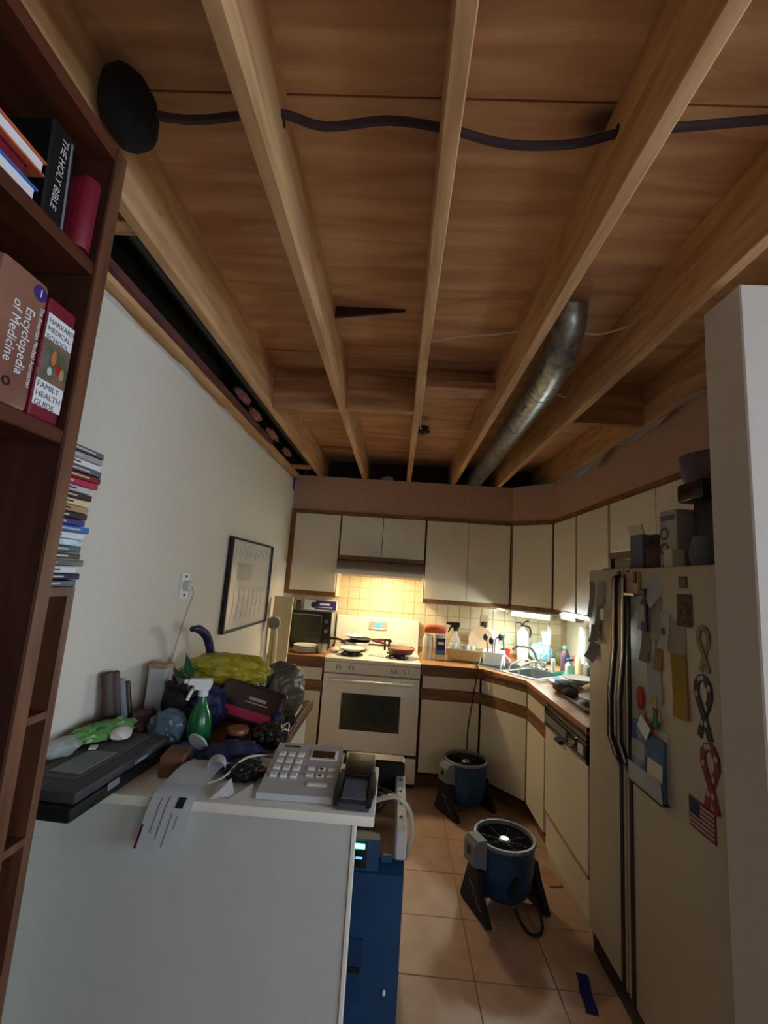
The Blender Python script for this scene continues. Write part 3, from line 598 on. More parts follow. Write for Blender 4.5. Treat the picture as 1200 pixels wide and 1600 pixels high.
part(h, 'grey_face', MB().lathe([(0, .0), (.044, .0), (.044, .004), (0, .008)], (-.0208, -.0402, 1.1642), 24, (math.radians(100), 0, math.radians(8))), 'greyplastic'); part(t, 'neck', MB().tube([(-.005, 0, 1.10), (-.008, -.005, 1.13), (-.012, -.01, 1.15)], .01, 8), 'cream')
one('antenna_rod', MB().tube([(.05, -.86, .7), (.012, -.80, 1.30)], .0025, 6, 0), 'inkgrey', 'thin grey rod rising behind the round lamp head', 'rod')

# ------------------------------------------------------------------ things right of the stove
t = thing('plastic_jar', 'large cloudy plastic jar next to the stove', 'jar', (1.282, -.40, CT)); part(t, 'body', MB().lathe([(0, .001), (.042, .001), (.046, .01), (.046, .16), (.038, .185), (.036, .20), (0, .2)], n=20), 'milky'); part(t, 'label', MB().lathe([(.0465, .04), (.0465, .11)], n=20), 'papercream')
t = thing('detergent_tub', 'white tub with a blue label beside the cloudy jar', 'tub', (1.385, -.40, CT)); part(t, 'body', MB().box((0, 0, .105), (.09, .075, .208), None, .012, 2), 'milky'); part(t, 'label', MB().box((.0, -.039, .115), (.075, .002, .13)), 'navy'); part(t, 'lettering', MB().box((.0, -.0405, .14), (.05, .001, .02)), 'paper'); part(t, 'label_foot', MB().box((0, -.0402, .07), (.07, .001, .03)), 'bookblue')
one('orange_bag', MB().box((0, 0, .03), (.19, .075, .055), None, .018, 3).ell((0, -.01, .05), (.085, .035, .022), 3, .25, 3, seed=2), 'orange', 'folded orange bag lying across the jar and the tub', 'bag', (1.335, -.40, CT + .213))
def spray(label, loc, rz, bm_, trig, s=1.0, liquid=None):
    t = thing('spray_bottle', label, 'spray bottle', loc, rz); t.scale = (s, s, s)
    part(t, 'bottle', MB().lathe([(0, 0), (.038, .001), (.042, .012), (.042, .085), (.036, .115), (.022, .145), (.015, .165), (.014, .185), (0, .185)], n=20), bm_)
    part(t, 'collar', MB().cyl((0, 0, .178), (0, 0, .200), .018, n=16), trig)
    h = part(t, 'trigger_head', MB().prism([(-.03, -.012, .20), (.022, -.012, .20), (.03, -.012, .222), (.026, -.012, .238), (-.05, -.012, .238), (-.055, -.012, .218), (-.032, -.012, .216)], (0, .024, 0)), trig)
    part(h, 'nozzle', MB().cyl((-.053, 0, .228), (-.068, 0, .228), .009, .008, 12), trig); part(h, 'trigger', MB().tube([(-.028, 0, .214), (-.042, 0, .19), (-.052, 0, .163)], .006, 8), trig)
    return t
spray('clear spray bottle with a black trigger by the tiled wall', (1.54, -.17, CT + .001), math.radians(-10), 'clear', 'black', 1.25)
t = thing('dish_rack', 'cream plastic dish rack holding glasses beside the sink', 'dish rack', (1.60, -.36, CT), math.radians(-14))
RW = [(-.14, -.10, .10), (.14, -.10, .10), (.14, .10, .10), (-.14, .10, .10)]
part(t, 'tray', MB().plate([(-.135, -.095), (.135, -.095), (.135, .095), (-.135, .095)], [], .022, .03), 'cream')
for a, b in zip(RW, RW[1:] + RW[:1]):
    a, b = Vector(a), Vector(b); q = [a, b, b * .92 + Vector((0, 0, -.068)), a * .92 + Vector((0, 0, -.068))]; part(t, 'side_wall', MB().prism(q, (a + b).normalized() * -.003), 'cream')
part(t, 'rim', MB().tube(RW + RW[:1], .006, 6, 0), 'cream')
for a in RW: part(t, 'foot', MB().box((a[0] * .9, a[1] * .9, .017), (.012, .012, .034)), 'cream')
for i, (x, y, m) in enumerate(((1.50, -.34, 'clear'), (1.555, -.31, 'clear'), (1.60, -.37, 'paleplastic'), (1.655, -.33, 'milky'))):
    one('drinking_glass', MB().lathe([(.03, .0), (.036, .1), (.033, .1), (.027, .006), (0, .006), (0, 0), (.03, 0)], n=16), m, ('clear glass at the left end of', 'clear glass second from the left in', 'pale grey tumbler in the middle of', 'milky tumbler at the right end of')[i] + ' the cream dish rack', 'glass', (x, y, CT + .032), group='glasses in the dish rack')
one('plastic_tub', MB().plate(rrect(.09, .10, .02), [rrect(.084, .094, .016)], .008, .10).plate(rrect(.09, .10, .02), [], .001, .009), 'white', 'pale rectangular tub between the dish rack and the sink', 'tub', (1.845, -.36, CT), math.radians(-14))
for i, (p, lab) in enumerate((([(1.80, -.33, .93), (1.79, -.31, 1.08), (1.775, -.33, 1.12)], 'black ladle standing in the pale tub'), ([(1.85, -.34, .93), (1.86, -.32, 1.10), (1.90, -.34, 1.13)], 'black spatula leaning right in the pale tub'), ([(1.82, -.38, .93), (1.825, -.39, 1.07), (1.81, -.40, 1.10)], 'short black spoon in the pale tub'))):
    one('black_utensil', MB().tube(p, .005, 6).ell(p[-1], (.022, .008, .03), 2), 'black', lab, 'utensil', group='black kitchen utensils')
plate('round tan plate leaning upright against the tiled wall', (1.765, -.16, 1.07), .115, .012, 'tan', 'plates by the sink', (math.radians(78), 0, math.radians(6)))
plate('white plate leaning behind the tan plate', (1.83, -.10, 1.06), .115, .012, 'white', 'plates by the sink', (math.radians(82), 0, math.radians(4)))
one('plate_stand', MB().bb(1.69, 1.84, -.21, -.145, CT + .001, .955, .004), 'cream', 'low cream stand holding the upright plates', 'stand')
t = thing('red_cup', 'red plastic cup behind the sink with a teal brush in it', 'cup', (1.985, -.17, CT)); part(t, 'cup', MB().lathe([(0, .001), (.030, .001), (.042, .10), (.039, .10), (.027, .006), (0, .006)], n=20), 'red')
one('teal_scrub_brush', MB().tube([(1.98, -.165, .93), (1.97, -.155, 1.06), (1.965, -.15, 1.10)], .008, 8).box((1.965, -.15, 1.115), (.03, .02, .04), None, .005), 'teal', 'teal scrubbing brush standing in the red cup', 'brush')
t = thing('fire_extinguisher', 'white fire extinguisher with black lever standing behind the sink', 'fire extinguisher', (2.135, -.16, CT)); part(t, 'cylinder', MB().lathe([(0, .001), (.046, .001), (.05, .01), (.05, .235), (.04, .265), (.018, .283), (.016, .30), (0, .30)], n=24), 'white')
part(t, 'label', MB().lathe([(.0505, .08), (.0505, .20)], n=24), 'paper'); part(t, 'lettering', MB().box((0, -.0512, .185), (.05, .001, .012)), 'inkgrey'); part(t, 'lettering', MB().box((0, -.0512, .155), (.06, .001, .006)), 'inkgrey'); part(t, 'lettering', MB().box((0, -.0512, .125), (.06, .001, .008)), 'inkgrey')
part(t, 'valve', MB().box((0, 0, .308), (.03, .03, .03), None, .005), 'black'); part(t, 'lever', MB().tube([(.0, 0, .32), (-.03, 0, .335), (-.06, 0, .33)], .006, 6).tube([(.0, 0, .325), (.03, 0, .35), (.055, 0, .355)], .006, 6), 'black'); part(t, 'hose', MB().tube([(.02, 0, .31), (.055, -.01, .30), (.068, -.01, .26), (.06, -.01, .21)], .008, 8), 'black')
one('patterned_blue_bag', MB().ell((0, 0, .085), (.10, .08, .085), 3, .22, 3, flat=-1, seed=11), 'skyblue', 'blue and white patterned plastic bag in the counter corner', 'bag', (2.30, -.17, CT + .001))
one('white_plastic_cup', MB().lathe([(0, 0), (.034, 0), (.046, .12), (.043, .12), (.031, .005), (0, .005)], n=20), 'white', 'white plastic cup on top of the patterned blue bag', 'cup', (2.345, -.17, CT + .155))
one('paper_napkin', MB().prism([(0, 0, 0), (.05, .01, 0), (.045, .02, .07), (.02, .015, .09)], (0, .003, 0)), 'paper', 'white folded napkin sticking out of the white plastic cup', 'napkin', (2.335, -.18, CT + .24))
one('yellow_sponge', MB().box((0, 0, .0), (.06, .03, .09), None, .006), mat('sponge', (210, 214, 60), .9, 0, .1, 40, .3), 'yellow sponge between the fire extinguisher and the blue bag', 'sponge', (2.215, -.09, CT + .046))
one('olive_bag', MB().ell((0, 0, .065), (.06, .055, .075), 3, .25, 3, flat=-.85, seed=12), 'olive', 'dark olive bag beside the patterned blue bag', 'bag', (2.46, -.23, CT + .002))
one('orange_packet', MB().prism([(0, 0, 0), (.09, -.02, 0), (.05, 0, .11), (.02, .01, .10)], (.008, .02, 0)), 'orange', 'orange packet lying behind the dark bottle', 'packet', (2.47, -.36, CT + .002))
def bottle(label, loc, r, h, m, cap, capm):
    t = thing('bottle', label, 'bottle', loc, group='bottles right of the sink'); part(t, 'body', MB().lathe([(0, .001), (r, .001), (r * 1.05, .01), (r * 1.05, h * .62), (r * .6, h * .78), (r * .4, h * .84), (r * .4, h * .9), (0, h * .9)], n=18), m); part(t, 'cap', MB().cyl((0, 0, h * .88), (0, 0, h), r * cap, n=14), capm)
    return t
bottle('dark brown soap bottle with a pale green cap right of the sink', (2.385, -.50, CT), .036, .20, 'mauve', .5, 'seagreen')
bottle('white bottle with a blue cap in front of the dark bottle', (2.355, -.68, CT), .034, .13, 'white', .8, 'bookblue')
bottle('cream bottle behind the white bottle right of the sink', (2.47, -.58, CT), .036, .19, 'cream', .5, 'white')
bottle('dark grey bottle with a silver top closest to the refrigerator', (2.44, -.84, CT), .03, .15, 'slate', .9, 'steel')
one('clear_plastic_bag', MB().ell((0, 0, .06), (.07, .08, .08), 3, .25, 3, flat=-.75, seed=14), 'clear', 'crumpled clear plastic bag on the counter by the refrigerator', 'bag', (2.50, -.75, CT + .002))
one('seagreen_tray', MB().plate(rrect(.05, .10, .02), [rrect(.045, .095, .018)], .006, .022).plate(rrect(.05, .10, .02), [], .001, .007), 'seagreen', 'sea-green soap tray at the right rim of the sink', 'tray', (2.33, -.72, CT + .001), math.radians(35))
for i in range(4): plate(('bottom', 'second', 'third', 'top')[i] + ' dinner plate of the slipped pile right of the sink', (2.20 + .022 * i, -1.02 - .016 * i, CT + .002 + .0145 * i), .115 - .002 * i, .016, ('white', 'skyblue', 'white', 'white')[i], 'slipped pile of plates')
for i, (x, y, a) in enumerate(((2.10, -.98, .5), (2.13, -.93, .8), (2.19, -.90, .65))):
    one('cutlery', MB().tube([(-.09, 0, 0), (.05, 0, .004)], .003, 6, 0).ell((.065, 0, .004), (.024, .010, .003), 2), 'steel', ('steel fork lying closest to the worktop edge', 'steel knife beside the slipped plates', 'steel spoon nearest the sink bowl')[i], 'cutlery', (x - .02, y, CT + .006), a, 'loose cutlery by the sink')
one('grey_cloth', MB().ell((0, 0, .035), (.055, .09, .038), 4, .3, 3, flat=-.9, seed=15).ell((-.03, -.075, .024), (.04, .04, .028), 3, .25, 3, flat=-.8, seed=16), 'fabricgrey', 'crumpled grey dishcloth on the worktop above the dishwasher', 'cloth', (2.09, -1.29, CT + .001), .3)
plate('white serving plate on a dark tray near the refrigerator', (2.22, -1.52, CT + .0165), .13, .02, 'white', 'plates by the sink')
one('dark_tray', MB().plate(rrect(.16, .2, .03), [], .001, .008).plate(rrect(.16, .2, .03), [rrect(.15, .19, .026)], .008, .016), 'maroonbrown', 'dark brown tray under the white serving plate', 'tray', (2.20, -1.53, CT))
t = thing('paper_towel_roll', 'bluish white paper towel roll upright on the right wall', 'paper towel', (2.515, -.60, 1.0)); part(t, 'roll', MB().lathe([(.018, 0), (.052, 0), (.055, .01), (.055, .27), (.052, .28), (.018, .28), (.018, 0)], n=24), 'white'); part(t, 'holder', MB().tube([(0, 0, -.03), (0, 0, .30)], .01, 8, 0).box((.04, 0, -.04), (.05, .06, .02)).box((.04, 0, .305), (.05, .06, .02)), 'cream')
t = thing('wall_outlet', 'brown wall outlet on the tiled wall above the dish rack', 'outlet', (1.82, -.0095, 1.225)); part(t, 'plate', MB().box((0, -.003, 0), (.075, .006, .115), None, .002), 'tan'); part(t, 'plug', MB().box((0, -.02, -.02), (.035, .03, .035), None, .004), 'black')
one('hook_rail', MB().box((0, 0, 0), (.10, .02, .014), (0, .15, 0), .003).cyl((.05, 0, 0), (.05, 0, .012), .012, n=12), 'cream', 'small cream hook under the wall cabinet above the tan plate', 'hook', (1.92, -.27, 1.359))
one('fan_power_cord', MB().tube([(1.82, -.032, 1.205), (1.845, -.05, 1.12), (1.86, -.08, 1.02), (1.855, -.21, .945), (1.72, -.37, .924), (1.665, -.56, .922), (1.655, -.668, .925), (1.65, -.685, .88), (1.62, -.70, .70), (1.585, -.74, .50), (1.575, -.78, .40), (1.57, -.80, .365)], .0055, 8), 'black', 'black power cord hanging from the worktop into the far blower', 'cord')

# ------------------------------------------------------------------ blowers
def blower(label, loc, rz, h=.36):
    t = thing('air_blower', label, 'blower', loc, rz, group='blue floor blowers')
    bd = part(t, 'housing', MB().lathe([(.118, .075), (.128, .10), (.142, .17), (.146, .25), (.146, h - .03), (.150, h - .012), (.138, h - .012), (.134, .25), (.12, .10), (.118, .075)], n=36), 'blue')
    part(t, 'rim', MB().lathe([(.136, h - .014), (.152, h - .014), (.156, h - .006), (.152, h + .003), (.140, h + .003), (.136, h - .014)], n=36), 'greyplastic')
    part(t, 'inner_wall', MB().lathe([(.134, h - .014), (.128, .14), (0, .13)], n=30), 'blackrub')
    g = part(t, 'hub', MB().lathe([(0, h - .012), (.022, h - .013), (.03, h - .02), (.03, h - .035), (0, h - .035)], n=20), 'steel')
    for k in range(1, 9): part(t, 'grille_ring', MB().lathe([(.03 + .0125 * k - .0016, h - .024), (.03 + .0125 * k, h - .021), (.03 + .0125 * k + .0016, h - .024), (.03 + .0125 * k, h - .027), (.03 + .0125 * k - .0016, h - .024)], n=30), 'black')
    for k in range(8):
        a = k * math.pi / 4; part(t, 'grille_spoke', MB().tube([(.028 * math.cos(a), .028 * math.sin(a), h - .026), (.138 * math.cos(a), .138 * math.sin(a), h - .026)], .0025, 6, 0), 'black')
    for k in range(5):
        a = k * 2 * math.pi / 5; part(t, 'blade', MB().box((.075 * math.cos(a), .075 * math.sin(a), h - .075), (.10, .055, .004), (math.radians(25), 0, a), .001), 'bluedark')
    for s in (-1, 1):
        l = part(t, 'leg', MB().prism([(s * .145, -.045, .19), (s * .155, -.055, .12), (s * .150, -.135, .004), (s * .150, -.10, .001), (s * .150, .085, .001), (s * .150, .11, .012), (s * .145, .05, .19)], (s * .030, 0, 0)), 'blackrub')
        for k in range(3): part(l, 'rib', MB().box((s * .183, -.06 + .03 * k, .055 + .03 * k), (.003, .05, .004), (.3, 0, 0)), 'greyplastic')
    part(t, 'crossbar', MB().tube([(-.15, .0, .055), (.15, .0, .055)], .012, 8, 0), 'blackrub')
    part(t, 'outlet_cone', MB().lathe([(.118, .076), (.105, .06), (.0, .06)], n=30), 'black')
    s = part(t, 'switch_box', MB().prism([(-.14, -.055, .20), (-.205, -.045, .215), (-.205, -.045, .30), (-.185, -.045, .325), (-.14, -.055, .33)], (0, .09, 0)), 'greyplastic'); part(s, 'switch', MB().box((-.207, .0, .27), (.006, .02, .03)), 'black')
    part(t, 'brace', MB().tube([(-.06, -.135, .12), (-.03, -.145, .2)], .014, 8, 0), 'black')
    return t
blower('nearer blue floor blower in the middle of the kitchen floor', (1.612, -1.775, 0), math.radians(22), .31)
blower('far blue floor blower standing by the stove with a cord dropping into it', (1.556, -.87, 0), math.radians(32), .335)
one('blower_cord', MB().tube([(1.63, -1.93, .085), (1.65, -1.955, .045), (1.69, -1.975, .012), (1.745, -1.955, .010), (1.76, -1.90, .04), (1.735, -1.87, .09)], .007, 8), 'black', 'looped black cord hanging below the nearer blower', 'cord')
one('cardboard_flap', MB().box((0, 0, .003), (.075, .165, .005), None, .001), 'tan', 'flat brown cardboard piece on the floor by the dishwasher', 'cardboard', (1.918, -1.53, 0), math.radians(10))
one('floor_tape', MB().sheet(lambda u, v: (-.022 + .046 * v + .004 * math.sin(21 * u) * (1 - u), .19 - .42 * u, .0008 + .0006 * math.sin(9 * u)), 24, 2, .0006), 'bluetape', 'strip of blue tape on the floor in front of the refrigerator', 'tape', (1.812, -2.33, 0), math.radians(-10))
# ------------------------------------------------------------------ dehumidifier
t = thing('dehumidifier', 'blue dehumidifier with a green-lit display behind the white peninsula', 'dehumidifier', (.86, -2.35, 0), world=True)
DX0, DX1, DY = .70, 1.072, -2.60
part(t, 'shell', MB().prism([(DX0, DY, .12), (DX0, DY, .565), (DX0, DY + .05, .60), (DX0, -2.06, .60), (DX0, -2.06, .12)], (DX1 - DX0, 0, 0)), 'blue')
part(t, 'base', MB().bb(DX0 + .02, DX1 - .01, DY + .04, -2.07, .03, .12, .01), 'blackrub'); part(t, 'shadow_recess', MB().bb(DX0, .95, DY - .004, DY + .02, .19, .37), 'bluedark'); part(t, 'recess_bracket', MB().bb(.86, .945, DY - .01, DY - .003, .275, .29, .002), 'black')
part(t, 'side_rail', MB().bb(DX1 - .035, DX1 + .004, DY + .02, -2.08, .60, .70, .006), 'paleplastic'); part(t, 'side_rail', MB().bb(DX0, DX0 + .035, DY + .02, -2.08, .60, .70, .006), 'paleplastic')
part(t, 'top_panel', MB().prism([(DX0 + .03, DY + .03, .60), (DX0 + .03, DY + .06, .625), (DX0 + .03, -2.22, .66), (DX0 + .03, -2.22, .60)], (DX1 - DX0 - .065, 0, 0)), 'steel')
for y in (-2.5, -2.4, -2.3, -2.2): part(t, 'rail_screw', MB().cyl((DX1 - .016, y, .699), (DX1 - .016, y, .703), .006, n=8), 'black')
part(t, 'handle_block', MB().bb(DX0 + .1, DX1 + .002, -2.16, -2.07, .60, .755, .01), 'black')
p = part(t, 'display_pod', MB().prism([(.86, DY - .02, .585), (.86, DY - .004, .672), (.86, DY + .05, .672), (.86, DY + .05, .585)], (.125, 0, 0)), 'bluedark')
part(p, 'screen', MB().prism([(.868, DY - .0215, .592), (.868, DY - .0065, .664), (.868, DY - .004, .664), (.868, DY - .019, .592)], (.075, 0, 0)), 'blackgloss')
part(p, 'green_light', MB().box((.912, DY - .0105, .652), (.046, .006, .013), (math.radians(-10), 0, 0)), 'greenled', 'glowing green light'); part(p, 'screen_digits', MB().box((.918, DY - .0175, .620), (.022, .002, .006), (math.radians(-10), 0, 0)), 'blueled', 'small lit digits')
part(t, 'status_lamp', MB().ell((1.028, DY - .004, .225), (.006, .004, .010), 2), 'white')
part(t, 'latch', MB().bb(.99, 1.03, DY + .004, DY + .02, .60, .622, .002), 'blue')
for s in (DX0 + .01, DX1 - .03): part(t, 'wheel', MB().cyl((s, -2.14, .075), (s + .03, -2.14, .075), .074, n=24), 'blackrub'); part(t, 'foot', MB().cyl((s + .01, DY + .1, .001), (s + .01, DY + .1, .04), .02, n=12), 'black')
one('drain_hose', MB().tube([(.80, -2.50, .70), (.90, -2.52, .735), (1.0, -2.53, .775), (1.045, -2.53, .775), (1.085, -2.53, .735), (1.098, -2.52, .66), (1.088, -2.50, .60), (1.082, -2.45, .54)], .0085, 10), mat('hose', (206, 204, 180), .25, 0, .05, alpha=.75), 'clear drain hose looped over the right side of the dehumidifier', 'hose')
cc = []
for i in range(6):
    x0 = .84 + .026 * i; cc += [(x0, -2.45, .676 + .002 * i), (x0 + .04, -2.44, .70 + .006 * i), (x0 + .07, -2.36, .705), (x0 + .02, -2.30, .70), (x0 - .03, -2.36, .71 + .004 * i), (x0 + .02, -2.42, .725)]
one('coiled_cable', MB().tube(cc, .0055, 6), 'blackrub', 'tangle of black cable heaped on top of the dehumidifier', 'cable')
# ------------------------------------------------------------------ refrigerator
FX = 1.93
t = thing('refrigerator', 'cream side-by-side refrigerator covered in papers and magnets', 'refrigerator', (2.2, -2.48, 0), world=True)
part(t, 'body', MB().bb(FX + .055, 2.565, -2.925, -2.02, .02, 1.655, .006), 'fridge')
part(t, 'top_hinge_cover', MB().bb(FX + .002, FX + .06, -2.40, -2.30, 1.656, 1.668, .003), 'greyplastic')
for lab, y0, y1, ye in (('freezer_door', -2.352, -2.022, -2.352), ('fridge_door', -2.925, -2.362, -2.362)):
    d = part(t, lab, MB().bb(FX, FX + .05, y0, y1, .10, 1.66, .010, 2), 'fridge')
    ys = ye + (.022 if lab == 'freezer_door' else -.040)
    part(d, 'edge_strip', MB().bb(FX - .006, FX + .002, ys - .011, ys + .011, .105, 1.652, .002), 'fridgetrim')
    hb = part(d, 'handle', MB().prism([(FX - .004, ys - .013, 1.64), (FX - .030, ys - .013, 1.62), (FX - .034, ys - .013, 1.33), (FX - .052, ys - .013, 1.15), (FX - .052, ys - .013, .99), (FX - .028, ys - .013, .92), (FX - .004, ys - .013, .87), (FX - .004, ys - .013, .90), (FX - .016, ys - .013, .935), (FX - .036, ys - .013, 1.0), (FX - .036, ys - .013, 1.14), (FX - .018, ys - .013, 1.34), (FX - .014, ys - .013, 1.60), (FX - .004, ys - .013, 1.615)], (0, .026, 0)), 'fridgetrim')
    part(hb, 'chrome_line', MB().tube([(FX - .0305, ys - .013, 1.62), (FX - .0345, ys - .013, 1.33), (FX - .0525, ys - .013, 1.15), (FX - .0525, ys - .013, .99), (FX - .0285, ys - .013, .92)], .004, 6, 0), 'chrome')
part(t, 'toe_grille', MB().bb(FX + .015, FX + .05, -2.92, -2.03, .012, .095, .003), 'black'); part(t, 'door_gap', MB().bb(FX + .01, FX + .055, -2.363, -2.351, .10, 1.65), 'gapdark')
part(t, 'bolt', MB().cyl((FX - .003, -2.045, 1.60), (FX + .002, -2.045, 1.60), .007, n=10), 'fridgetrim')
for y in (-2.9, -2.05): part(t, 'foot', MB().cyl((2.4, y, .001), (2.4, y, .02), .02, n=10), 'black')
# papers and magnets: flat things that hang on the door face (thin, slightly curled)
def paper(label, y, z, w, h, m, a=0, curl=.012, kind='paper_note', cat='paper', lift=.002, th=.0008, grp='papers on the refrigerator'):
    ca, sa = math.cos(a), math.sin(a)
    def fn(u, v):
        p, q = (u - .5) * w, (v - .5) * h
        return (-lift - curl * (1 - v) ** 2, p * ca - q * sa, p * sa + q * ca)
    return one(kind, MB().sheet(fn, 2, 6, th), m, label, cat, (FX, y, z), group=grp)
pp = [
 ('white kite-shaped paper at the top of the refrigerator door', -2.585, 1.575, .085, .10, 'paper', .75, .015),
 ('long grey slip at the far top edge of the freezer door', -2.065, 1.52, .05, .17, 'papergrey', .05, .012),
 ('cream note at the top middle of the freezer door', -2.165, 1.555, .07, .11, 'papercream', 0, .008),
 ('grey slip under the cream note on the freezer door', -2.145, 1.46, .05, .13, 'papergrey', .08, .012),
 ('curled grey note halfway down the freezer door', -2.115, 1.37, .10, .08, 'papergrey', -.15, .02),
 ('lowest curled grey note on the freezer door', -2.085, 1.285, .10, .085, 'papergrey', .18, .025),
 ('pale note left of the dark blue bottle magnet', -2.505, 1.49, .05, .13, 'paper', .03, .008),
 ('tall pale sheet right of the dark blue bottle magnet', -2.60, 1.475, .055, .15, 'papercream', .05, .008),
 ('white rounded note holding a tiny red sticker', -2.645, 1.44, .06, .13, 'paper', .05, .008),
 ('small grey drawing below the bottle magnet', -2.53, 1.37, .055, .115, 'papergrey', .05, .012),
 ('tan tapered bookmark below the rounded note', -2.605, 1.355, .045, .12, 'tan', 0, .010),
 ('large white sheet in the middle of the refrigerator door', -2.575, 1.265, .085, .17, 'paper', -.15, .008),
 ('faint cream sheet behind the yellow flyer', -2.715, 1.40, .085, .16, 'papercream', .0, .002),
 ('small pale tag under the red oval magnet', -2.495, 1.105, .045, .07, 'papercream', -.25, .010)]
for i, (lab, y, z, w, h, m, a, cu) in enumerate(pp): paper(lab, y, z, w, h, m, a, cu, lift=.0012 + .0010 * (i % 5))
paper('yellow flyer in the middle right of the refrigerator door', -2.725, 1.27, .075, .20, 'yellowpaper', -.06, .006, 'flyer', 'flyer', .006)
paper('brown photo card below the small dark magnet', -2.757, 1.515, .075, .105, 'photobrown', 0, .003, 'photo_card', 'card', .004)
def dmag(name, label, y, z, w, h, m, th=.005, a=0, bev=.0015, lift=0):
    return one(name, MB().box((-th / 2 - lift, 0, 0), (th, w, h), (a, 0, 0), bev), m, label, 'magnet', (FX, y, z), group='magnets on the refrigerator')
dmag('magnet', 'small dark square magnet at the top right of the door', -2.752, 1.605, .04, .038, 'maroonbrown')
t = thing('calendar_magnet', 'small framed calendar magnet beside the handle at the top', 'magnet', (FX, -2.455, 1.60), group='magnets on the refrigerator'); part(t, 'frame', MB().box((-.009, 0, 0), (.016, .085, .085), None, .003), 'tan'); part(t, 'dark_corner', MB().box((-.018, -.03, .022), (.003, .022, .045)), 'black'); part(t, 'shelf', MB().box((-.02, .0, -.045), (.022, .085, .008)), 'chrome')
dmag('magnet', 'tiny black-dotted white magnet next to the freezer handle', -2.21, 1.46, .03, .05, 'white', .008, lift=.014)
t = thing('bottle_magnet', 'dark blue bottle-shaped magnet with a pale label', 'magnet', (FX - .012, -2.545, 1.50), group='magnets on the refrigerator'); part(t, 'bottle', MB().prism([(0, -.019, -.075), (0, .019, -.075), (0, .019, .03), (0, .008, .045), (0, .008, .08), (0, -.008, .08), (0, -.008, .045), (0, -.019, .03)], (-.008, 0, 0)), 'navy'); part(t, 'label', MB().box((-.0085, .006, -.012), (.001, .024, .06)), 'papergrey')
one('red_sticker', MB().ell((0, 0, 0), (.003, .010, .013), 2), 'crimson', 'tiny dark red sticker on the white rounded note', 'sticker', (FX - .011, -2.647, 1.435))
one('oval_magnet', MB().ell((0, 0, 0), (.008, .024, .042), 3), 'red', 'red oval magnet left of the large white sheet', 'magnet', (FX - .007, -2.487, 1.175), group='magnets on the refrigerator')
t = thing('figure_magnet', 'little green and blue figure magnet under the large white sheet', 'magnet', (FX, -2.60, 1.15), group='magnets on the refrigerator'); part(t, 'body', MB().prism([(-.012, -.012, -.05), (-.012, .014, -.045), (-.012, .012, .02), (-.012, -.008, .015)], (-.006, 0, 0)), 'teal'); part(t, 'head', MB().ell((-.014, .004, .035), (.005, .012, .022), 2), 'yellowpaper'); part(t, 'backing', MB().box((-.007, 0, -.01), (.012, .008, .03)), 'cream')
one('orange_magnet', MB().ell((0, 0, 0), (.005, .012, .02), 2, .2, 3), 'orange', 'small orange magnet below the green figure magnet', 'magnet', (FX - .005, -2.582, 1.09), group='magnets on the refrigerator')
def ribbon(label, y, z, s, m, m2, dots, word):
    t = thing('ribbon_magnet', label, 'magnet', (FX, y, z), group='ribbon magnets')
    # awareness ribbon: loop on top, crossing tails below; local Y axis runs away from the camera, drawn mirrored for the viewer
    def band(pts, wd, x0, mm, nm):
        b = MB(); P = [Vector((0, a, c)) for a, c in pts]; Lf, Rt = [], []
        for i, p in enumerate(P):
            d = (P[min(i + 1, len(P) - 1)] - P[max(i - 1, 0)]).normalized(); nn = Vector((0, -d.z, d.y)); ww = wd * (.5 if 0 else 1)
            Lf.append(p + nn * ww); Rt.append(p - nn * ww)
        for i in range(len(P) - 1): b.prism([Lf[i] + Vector((x0, 0, 0)), Lf[i + 1] + Vector((x0, 0, 0)), Rt[i + 1] + Vector((x0, 0, 0)), Rt[i] + Vector((x0, 0, 0))], (-.002, 0, 0))
        return part(t, nm, b, mm)
    half = [(.052, -.50), (.02, -.26), (-.03, .0), (-.062, .18), (-.06, .34), (-.03, .45), (0, .475)]
    l1 = [(a * s * 1.3, c * s * .5) for a, c in half]; l2 = [(-a, c) for a, c in l1][::-1]
    band(l1, .030 * s, -.001, m2, 'back_band'); o = band(l1[3:] + l2[1:], .030 * s, -.0032, m, 'front_band'); 
    for i in range(dots):
        a, c = (l1 + l2)[(2 + i * 2) % 13]; part(o, 'printed_spot', MB().ell((-.0056, a * .98, c * .98), (.0006, .008, .010), 1), 'papergrey')
    if word: part(o, 'printed_paw', MB().ell((-.004, 0, .17 * s), (.001, .016 * s, .024 * s), 2), 'papercream')
    return t
ribbon('gold awareness ribbon magnet, uppermost of the three', -2.842, 1.405, .27, 'ribbongold', 'ribbongold', 0, False)
ribbon('dark navy patterned ribbon magnet in the middle of the three', -2.832, 1.235, .36, 'ribbonnavy', 'ribbonnavy', 7, True)
ribbon('red patterned ribbon magnet, lowest of the three', -2.850, 1.045, .36, 'ribbonred', 'ribbonred', 7, True)
t = thing('flag_magnet', 'small striped flag magnet at the bottom right of the door', 'magnet', (FX, -2.805, .915), group='magnets on the refrigerator'); part(t, 'border', MB().box((-.0015, 0, 0), (.003, .115, .085)), 'crimson')
for k in range(6): part(t, 'stripe', MB().box((-.0034, 0 if k < 3 else 0, .031 - .0125 * k), (.001, .104, .006)), 'papergrey')
part(t, 'canton', MB().box((-.0042, .03, .016), (.001, .045, .040)), 'navy')
t = thing('brochure_pocket', 'clear plastic pocket of blue brochures hanging below the handles', 'brochure holder', (FX, -2.545, .985), math.radians(0), group='papers on the refrigerator')
